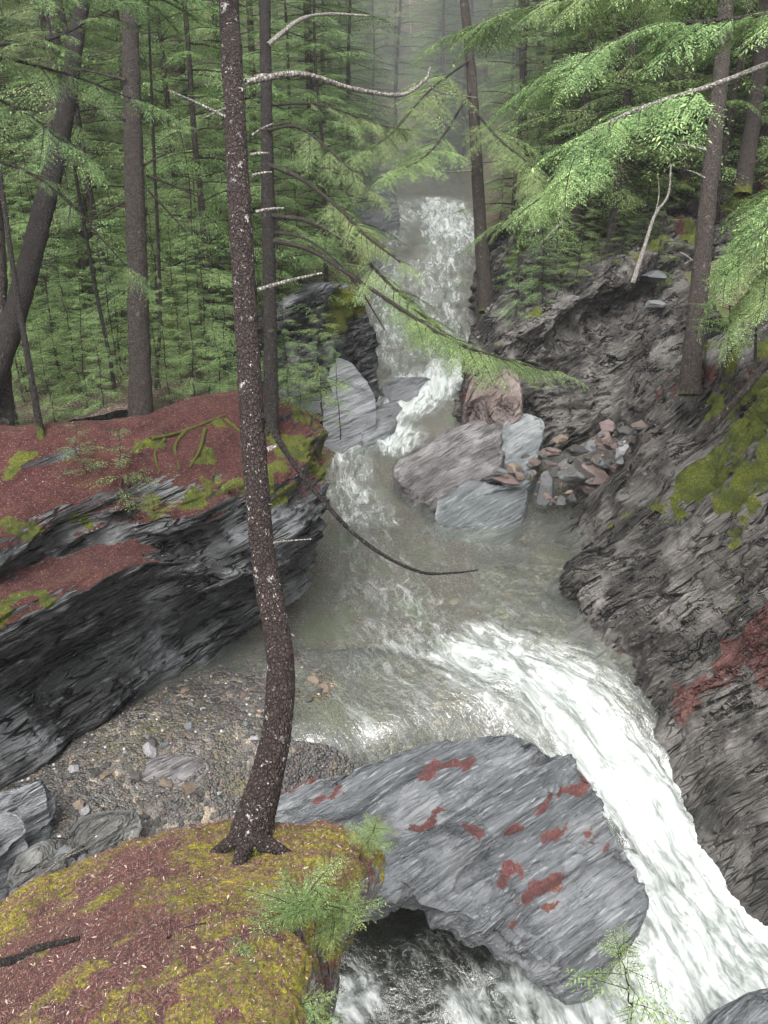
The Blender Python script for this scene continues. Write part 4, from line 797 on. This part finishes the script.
# right background trunks
for i, (a, r, l) in enumerate([([(522,-30,24),(524,120,24),(526,270,24)], .12, 'nearest the water of the thin trunks above the right cliff'), ([(540,-30,25),(541,120,25),(542,262,25)], .13, 'second thin trunk above the right cliff, behind the drooping sprays'),
   ([(556,-30,22),(560,120,22),(562,285,21)], .14, 'thin mossy trunk above the dark notch of the right cliff'), ([(768,-30,18),(757,90,18),(742,195,18)], .17, 'dark trunk leaning right at the right edge behind the grey-brown trunk'), ([(690,-20,20),(688,80,20),(684,190,20)], .12, 'slim trunk just left of the grey-brown trunk'), ([(606,-20,23),(604,100,23),(601,240,23)], .11, 'slim shaded trunk on the hillside between cliff and branch')]):
    trunk_tree('hemlock_tree', a, [r*.8, r*.9, r*1.1], M['bark_far'], l, seed=40+i, n=14, sub=80)
# long lichened limb entering from the top right, with hanging sprays
eH = empty('hemlock_tree', PD(900, 420, 9.5)); bH = np.array(eH.location); props(eH, 'tree at the right edge reaching a long lichened limb over the gorge', 'tree')
V, Fq = tube(np.array([PD(*p) for p in [(860,-200,8.5),(870,0,8.8),(885,200,9.2),(900,420,9.5)]])-bH, [.08, .11, .14, .18], 20, 80, .06, 3); add('trunk', V, Fq, M['bark_grey'], eH, attr=np.zeros((len(V), 3)))
branch(eH, bH, [(872,20,9),(820,45,8.8),(768,64,8.6),(710,86,8.5),(650,105,8.4),(605,125,8.4),(580,150,8.4),(560,175,8.5)], .035, .010, M['dead'], fol=(.45, 1., 34, .8), seed=51, sub=60, name='limb')
branch(eH, bH, [(605,125,8.4),(590,150,8.4),(560,185,8.6),(530,205,8.8),(505,220,9)], .014, .006, M['twig'], fol=(.1, 1., 20, .6), seed=52, name='limb')
branch(eH, bH, [(872,-10,9),(800,10,8.6),(720,20,8.6),(640,30,8.8),(580,60,9),(540,85,9.4)], .03, .008, M['twig'], fol=(.2, 1., 42, .9), seed=53, sub=50, name='limb')
branch(eH, bH, [(880,120,9),(830,150,9),(780,190,9.2),(745,235,9.4),(725,270,9.6)], .03, .008, M['twig'], fol=(.2, 1., 40, .8), seed=54, sub=50, name='limb')
branch(eH, bH, [(880,150,9),(840,190,9),(800,230,9.2),(765,275,9.4),(750,300,9.5)], .03, .008, M['twig'], fol=(.2, 1., 34, .75), seed=55, sub=50, name='limb')
branch(eH, bH, [(868,-80,9),(780,-40,9),(700,-30,9),(600,-10,9.6),(520,10,10),(470,30,10.4)], .03, .008, M['twig'], fol=(.15, 1., 46, .9), seed=56, sub=50, name='limb')
# a tree out of frame on the left sends dark boughs across the top left corner
eI = empty('hemlock_tree', PD(-160, 600, 7.5)); bI = np.array(eI.location); props(eI, 'tree off the left edge sending dark boughs across the top left corner', 'tree')
V, Fq = tube(np.array([PD(*p) for p in [(-150,-300,7),(-150,0,7.1),(-155,300,7.3),(-160,600,7.5)]])-bI, [.08, .11, .13, .16], 20, 80, .06, 3); add('trunk', V, Fq, M['bark_dark'], eI, attr=np.zeros((len(V), 3)))
for k, (pts, f) in enumerate([([(-150,20,7.1),(-40,40,6.8),(40,42,6.6),(110,10,6.5)], (.3, 1., 12, .55)), ([(-150,60,7.1),(-40,52,6.9),(60,72,6.8),(130,98,6.8)], (.2, .9, 14, .5)), ([(-155,150,7.2),(-60,150,7),(10,165,6.9),(60,195,6.9),(125,265,7)], (.3, .9, 10, .4)),
     ([(-150,-60,7),(-40,-40,6.8),(60,-10,6.6),(150,0,6.6),(190,-12,6.6)], (.2, 1., 20, .5)), ([(-150,90,7.1),(-60,80,6.9),(20,110,6.9),(60,140,6.9)], (.2, 1., 10, .5))]):
    branch(eI, bI, pts, .022, .005, M['bark_dark'], fol=f, seed=70+k, sub=40, name='bough', leafmat=M['leaf'])
# hanging foliage in the middle top, from trunk F's side
branch(eF, bF, [(470,60,21),(430,90,19),(395,130,17.5),(370,150,17)], .03, .01, M['twig'], fol=(.2, 1., 30, 1.1), seed=81)
branch(eF, bF, [(474,110,21),(500,140,19),(530,165,18),(545,190,17.5)], .03, .01, M['twig'], fol=(.2, 1., 26, 1.1), seed=82)
branch(eF, bF, [(472,90,21),(440,140,18),(420,160,17),(400,170,16.5)], .03, .01, M['twig'], fol=(.3, 1., 22, 1.0), seed=83)
# ------------------------------------------------------------------ small plants
def seedling(px, py, z, s, label, k, cat='plant', name=None):
    e = small(k); put(e, PZ(px, py, z), s, label, cat); return e
b0 = surf_pt = PZ(358, 858, 3.38); e = empty('hemlock_seedling', b0); props(e, 'tiny hemlock seedling with a thin dark stem at the right tip of the near rock', 'plant')
P = np.array([[0, 0, -.05], [.03, 0, .1], [.08, -.02, .2], [.12, -.02, .33]]); V, Fq = tube(P, [.006, .005, .004, .002], 6, 20); add('stem', V, Fq, M['twig'], e)
rs = np.random.RandomState(5); L = []; W = MB()
for k in range(15):
    a = k*2.4; u = .45+.5*k/15; O = np.array([np.interp(u, [0, .3, .6, 1], P[:, j]) for j in range(3)]); Q, ax, sg = place_spray(get_spray('fine', k % 5), O, frame((math.cos(a), math.sin(a), rs.uniform(.1, .7))), .19*(1.2-u*.5)*rs.uniform(.7, 1.1)); L.append(Q); W.add(*tube(ax, np.linspace(.002, .0008, len(ax)), 4))
lv = quads(np.concatenate(L)); wv = W.get(); add('twigs', wv[0], wv[1], M['twig'], e); add('foliage', lv[0], lv[1], M['leaf_b'], e, smooth=False)
seedling(130,500,3.1,.9,'bushy little hemlock in the needles at the rim of the left ledge',1)
seedling(92,478,3.35,.7,'dark twiggy little hemlock left of the bushy one on the ledge',0)
seedling(625,1020,-.6,1.0,'pale green sprig rising over the white water at the bottom edge',3)
def sprig(px, py, z, spec, label, mat='leaf_b', ln=.35, k0=0):
    base = PZ(px, py, z); rs = np.random.RandomState(k0+9); L = []; W = MB()
    for k in range(spec):
        a = rs.rand()*6.28; Q, ax, sg = place_spray(get_spray('fine', rs.randint(5)), np.zeros(3)+[rs.uniform(-.08, .08), rs.uniform(-.08, .08), 0], frame((math.cos(a), math.sin(a), rs.uniform(.15, .9)))@rotm('X', rs.uniform(-.4, .4)), ln*rs.uniform(.6, 1.1)); L.append(Q); W.add(*tube(ax, np.linspace(.004, .001, len(ax)), 4))
    e = empty('hemlock_sprig', base); lv = quads(np.concatenate(L)); wv = W.get(); add('stems', wv[0], wv[1], M['twig'], e); add('foliage', lv[0], lv[1], M[mat], e, smooth=False); return props(e, label, 'plant')
sprig(312,900,3.65,9,'feathery green sprig sprawling on the moss of the near rock',k0=1,ln=.42)
sprig(335,915,3.45,7,'green sprig hanging over the right rim of the near rock',k0=2,ln=.38)
sprig(228,968,3.72,6,'small grey-green tuft in the middle of the near rock',mat='leaf',k0=3,ln=.22)
sprig(300,1012,3.5,6,'green sprig at the bottom edge on the side of the near rock',k0=4,ln=.3)
sprig(222,492,3.0,6,'low fringe of tiny plants on the rim of the left ledge',mat='leaf_y',k0=5,ln=.35)
sprig(152,512,3.0,5,'small fern tuft hanging at the left ledge rim',mat='leaf_y',k0=6,ln=.4)
for k, (px, py, t, s, l) in enumerate([(725,350,13.4,.62,'dark green bush beside the foot of the grey-brown trunk'),(760,330,12.8,.7,'green bush at the right edge below the hanging sprays'),(540,300,20,.6,'young hemlock leaning over the left end of the upper cliff'),(575,285,19.5,.55,'bushy young hemlock on the mossy lip of the upper cliff'),(515,320,20,.5,'small hemlock at the water end of the upper cliff'),(620,262,19.5,.4,'small hemlock beside the dead snag on the cliff lip'),(322,408,14.5,.55,'thin hemlock sapling in front of the pale boulder'),(292,400,14,.5,'spindly hemlock sapling at the back of the ledge beside the pale boulder'),(233,392,14.5,.5,'hemlock sapling behind the crest of the ledge')]):
    e = sap(k % 6); put(e, PD(px, py+8, t), s, l, 'sapling')
for k, (px, py, t, s_) in enumerate([(590,275,20.5,.5),(560,292,21,.55),(530,318,21.5,.5),(640,250,20.5,.5),(600,262,22,.7),(655,238,21,.6),(550,270,22.5,.8),(510,300,22.5,.7)]):
    put(sap(k % 6), PD(px, py+6, t), s_, 'young hemlock crowding the lip of the upper right cliff', 'sapling', 'saplings on the lip of the upper right cliff')
for k, (px, py, t, s_) in enumerate([(330,345,20,.62),(300,330,23,.7),(348,300,27,.7),(285,350,18.5,.5),(508,285,25,.7),(560,270,23.5,.6),(600,240,23,.7),(322,290,30,.8)]):
    put(big([0, 3, 1, 3, 0, 1, 4, 0][k]), PD(px, py, t), s_, 'slender leafy hemlock close beside the upper stream', 'tree', 'trees beside the upper stream')
for k, (px, py, t, s_) in enumerate([(18,436,12.3,.34),(62,432,12.5,.42),(88,420,13,.5),(108,426,12.6,.36),(172,420,13.2,.42),(196,408,13.6,.5),(222,400,14,.42),(70,405,14,.6),(160,400,14,.55),(210,390,15,.6),(30,410,14,.6),(340,425,15.5,.35),(300,425,14.6,.4)]):
    put(sap(k % 6), PD(px, py+5, t), s_, 'low young hemlock at the back edge of the needle-covered ledge', 'sapling', 'saplings along the back of the ledge')
for k, (px, py, t, s_) in enumerate([(345,205,33,.9),(395,190,40,1.),(440,188,44,1.1),(505,200,36,.9),(480,190,41,1.),(525,215,31,.85)]):
    put(big([1, 3, 1, 3, 4, 1][k]), PD(px, py, t), s_, 'pale misty hemlock standing round the head of the highest cascade', 'tree', 'trees round the highest cascade')
# dead snag on the cliff
P = np.array([PD(*p) for p in [(507,285,20),(520,255,20),(528,225,20)]]); 
def snag(pts, r0, r1, label, name='dead_snag', mat='dead', cat='dead tree', twigs=()):
    P = np.array([PD(*p) for p in pts]); b = P[0].copy(); V, Fq = tube(P-b, [r0, (r0+r1)/2, r1], 9, 40, .12, 4); e = empty(name, b); add('stem', V, Fq, M[mat], e)
    for tw in twigs:
        Q = np.array([PD(*p) for p in tw]); V, Fq = tube(Q-b, [r1, r1*.7, r1*.3], 6, 16, .1, 5); add('twig', V, Fq, M[mat], e)
    return props(e, label, cat)
snag([(633,283,18),(645,245,18),(655,215,18),(668,195,18),(671,165,18)], .05, .015, 'crooked pale dead stem on the lip of the upper cliff', twigs=[[(655,215,18),(659,195,18),(658,176,18)]])
snag([(540,245,20),(552,232,20),(562,222,20)], .03, .015, 'short pale dead stick leaning among the right bank trunks')
snag([(698,442,12.9),(720,418,12.7),(745,390,12.5),(775,352,12.3),(800,325,12.2)], .06, .05, 'mossy fallen log lying down the right rock slope', 'fallen_log', 'bark_grey', 'log')
snag([(706,552,10.7),(735,575,10.4),(775,552,10.2)], .008, .006, 'thin reddish twig lying on the right rock slope', 'fallen_twig', 'twig', 'twig', twigs=[[(735,575,10.4),(720,562,10.5),(708,548,10.6)]])
snag([(675,465,12.7),(700,448,12.5),(730,428,12.3)], .025, .02, 'thin mossy stick lying above the rock slope', 'fallen_twig', 'bark_grey', 'stick')
snag([(10,905,7.5),(60,860,8.2),(95,835,8.8),(118,812,9.4)], .012, .008, 'long pale forked twig leaning over the stones at lower left', 'fallen_twig', 'dead', 'stick', twigs=[[(60,860,8.2),(90,845,8.5),(100,832,8.9)]])
snag([(362,196,34),(385,206,34),(400,210,34)], .12, .10, 'dark log jammed across the highest cascade', 'fallen_log', 'bark_dark', 'log')
# dark root on the near rock
def surf(label, px, py, lift=.0):
    V = ROCKS[label][0]; qx, qy, t = project(V); c = (qx-px)**2+(qy-py)**2+t*.5; k = int(np.argmin(c)); p = V[k].copy(); p[2] += lift; return p
NR = 'near rock with yellow-green moss and red needle litter under the leaning spotted tree'; LR = 'long dark wet rock ledge with a red needle-covered mossy top, left of the stream'
def root(lb, pts, r0, r1, label, mat='bark_dark', name='root', sides=()):
    P = np.array([surf(lb, a, b, .012) for a, b in pts]); b = P[0].copy(); mb = MB(); mb.add(*tube(P-b, np.linspace(r0, r1, len(P)), 9, 50, .15, 3))
    for s in sides:
        Q = np.array([surf(lb, a, c, .012) for a, c in s]); mb.add(*tube(Q-b, np.linspace(r1*1.2, r1*.5, len(Q)), 7, 20, .15, 6))
    V, Fq = mb.get(); o = add(name, V+b, Fq, M[mat], attr=np.full((len(V), 3), [.9 if 'moss' in label else 0., 0, 0])); return props(o, label, 'root')
root(NR, [(-20,968),(15,962),(38,950),(60,945),(80,940)], .03, .012, 'dark forked dead root lying on the near rock at the left edge', sides=[[(55,946),(72,955),(92,962)]])
root(NR, [(168,940),(185,930),(205,925)], .008, .004, 'thin dark twig on the red needles of the near rock')
for i, pp in enumerate([[(185,432),(175,448),(180,470)], [(205,430),(200,450),(190,468)], [(225,420),(240,432),(250,440)], [(165,440),(155,455),(160,475)], [(150,440),(185,432),(225,415)]]):
    root(LR, pp, .03, .012, ['mossy root curling down the needles in the middle of the ledge', 'mossy root beside the curling one on the ledge', 'short mossy root near the crest of the ledge', 'leftmost mossy root below the straight brown trunk', 'long thin mossy root running along the ledge top'][i], 'bark_grey')
# needles and leaf flecks on the two needle beds
def flecks(lb, n, box, seed):
    V = ROCKS[lb][0]; Fq = ROCKS[lb][1]; a, b, c = V[Fq[:, 0]], V[Fq[:, 1]], V[Fq[:, 2]]; N = np.cross(b-a, c-a); l = np.linalg.norm(N, axis=1); N = N/(l[:, None]+1e-12); N[N[:, 2] < 0] *= -1
    C = V[Fq].mean(1); px, py, t = project(C); ok = (N[:, 2] > .6) & (px > box[0]) & (px < box[2]) & (py > box[1]) & (py < box[3]) & (C[:, 2] > 2.5); idx = np.where(ok)[0]; rs = np.random.RandomState(seed); pr = l[idx]/l[idx].sum(); idx = rs.choice(idx, n, p=pr)
    C = C[idx]+N[idx]*.006; a = rs.rand(n)*6.28; D = np.stack([np.cos(a), np.sin(a), rs.uniform(-.2, .5, n)], -1); S = np.stack([-np.sin(a), np.cos(a), rs.uniform(-.3, .3, n)], -1)
    L = rs.uniform(.004, .013, n)[:, None]*(1+(rs.rand(n)[:, None] > .97)*.9); W = L*rs.uniform(.08, .35, n)[:, None]; return np.stack([C-D*L, C+S*W, C+D*L, C-S*W], 1)
def fleck_mat():
    t = NT('fallen_leaves'); r = t.n('NewGeometry').outputs['Random Per Island']; c = t.mix(t.ss(0, .8, r), (.012, .006, .005), (.11, .045, .036)); c = t.mix(t.ss(.95, .97, r), c, (.33, .26, .20))
    return t.finish(t.n('BsdfPrincipled', {'Base Color': c, 'Roughness': .6}).outputs[0])
FM = fleck_mat()
for lb, n, box, s, l in [(NR, 60000, (-60, 800, 400, 1060), 1, 'needles and bits of leaf on the near rock'), (LR, 45000, (-60, 380, 340, 640), 2, 'needles and bits of leaf on the ledge')]:
    V, Fq = quads(flecks(lb, n, box, s)); props(add('fallen_needles', V, Fq, FM, smooth=False), l, 'litter', kind='stuff')
# ================================================================== AIR, LIGHT, CAMERA
mt = NT('mist'); mt.t.links.new(mt.n('VolumePrincipled', {'Color': (.96, .98, 1., 1), 'Density': .010, 'Anisotropy': .2}).outputs[0], mt.out.inputs['Volume'])
V, Fq = ico(77, 4, 0.); V = V*[7, 15, 6]*(1+.2*fbm(V*1.5, 3)[:, None])+[1.6, 38, 6.5]
props(add('mist', V, Fq, mt.m, smooth=True), 'pale mist hanging over the highest cascade', 'mist', kind='stuff')
t = NT('haze'); t.t.links.new(t.n('VolumePrincipled', {'Color': (.93, .96, 1., 1), 'Density': .0008, 'Anisotropy': .2}).outputs[0], t.out.inputs['Volume'])
x0, x1, y0, y1, z0, z1 = -64, 64, -8, 124, -7.2, 62
V = np.array([[x, y, z] for x in (x0, x1) for y in (y0, y1) for z in (z0, z1)]); Fq = np.array([[0, 1, 3, 2], [4, 6, 7, 5], [0, 4, 5, 1], [2, 3, 7, 6], [0, 2, 6, 4], [1, 5, 7, 3]])
# the floors that reach past the box are cut to it above; the ground sheet lies below the gorge
props(add('haze', V, Fq, t.m, smooth=False), 'damp misty air in the gorge', 'haze', kind='stuff')
w = bpy.data.worlds.new('World'); bpy.context.scene.world = w; w.use_nodes = True; nt = w.node_tree; bg = nt.nodes['Background']
sky = nt.nodes.new('ShaderNodeTexSky'); sky.sky_type = 'NISHITA'; sky.sun_disc = False; EL, AZ = math.radians(58), math.radians(200)
sky.sun_elevation = EL; sky.sun_rotation = AZ; sky.dust_density = 6; sky.air_density = 1.; sky.ozone_density = .6
hs = nt.nodes.new('ShaderNodeHueSaturation'); hs.inputs['Saturation'].default_value = .12; nt.links.new(sky.outputs[0], hs.inputs['Color']); nt.links.new(hs.outputs[0], bg.inputs[0]); bg.inputs[1].default_value = .15
sl = bpy.data.lights.new('sun', 'SUN'); sl.energy = 1.2; sl.angle = math.radians(35); sl.color = (1, .98, .95); so = bpy.data.objects.new('sun', sl); COL.objects.link(so)
d = Vector((math.sin(AZ)*math.cos(EL), math.cos(AZ)*math.cos(EL), math.sin(EL))); so.rotation_euler = d.to_track_quat('Z', 'Y').to_euler()
cam = bpy.data.cameras.new('camera'); cam.lens = 30; cam.sensor_width = 36; cam.clip_end = 2000; co = bpy.data.objects.new('camera', cam); COL.objects.link(co); co.location = (0, 0, CH); co.rotation_euler = (PI/2-PITCH, 0, 0)
sc = bpy.context.scene; sc.camera = co; sc.view_settings.view_transform = 'Standard'; sc.view_settings.look = 'None'; sc.view_settings.exposure = 1.65; sc.view_settings.gamma = 1
sc.cycles.max_bounces = 6; sc.cycles.diffuse_bounces = 2; sc.cycles.glossy_bounces = 2; sc.cycles.transparent_max_bounces = 8; sc.cycles.volume_bounces = 0; sc.cycles.use_denoising = True; sc.cycles.denoising_prefilter = 'ACCURATE'
sc.cycles.sample_clamp_indirect = 2
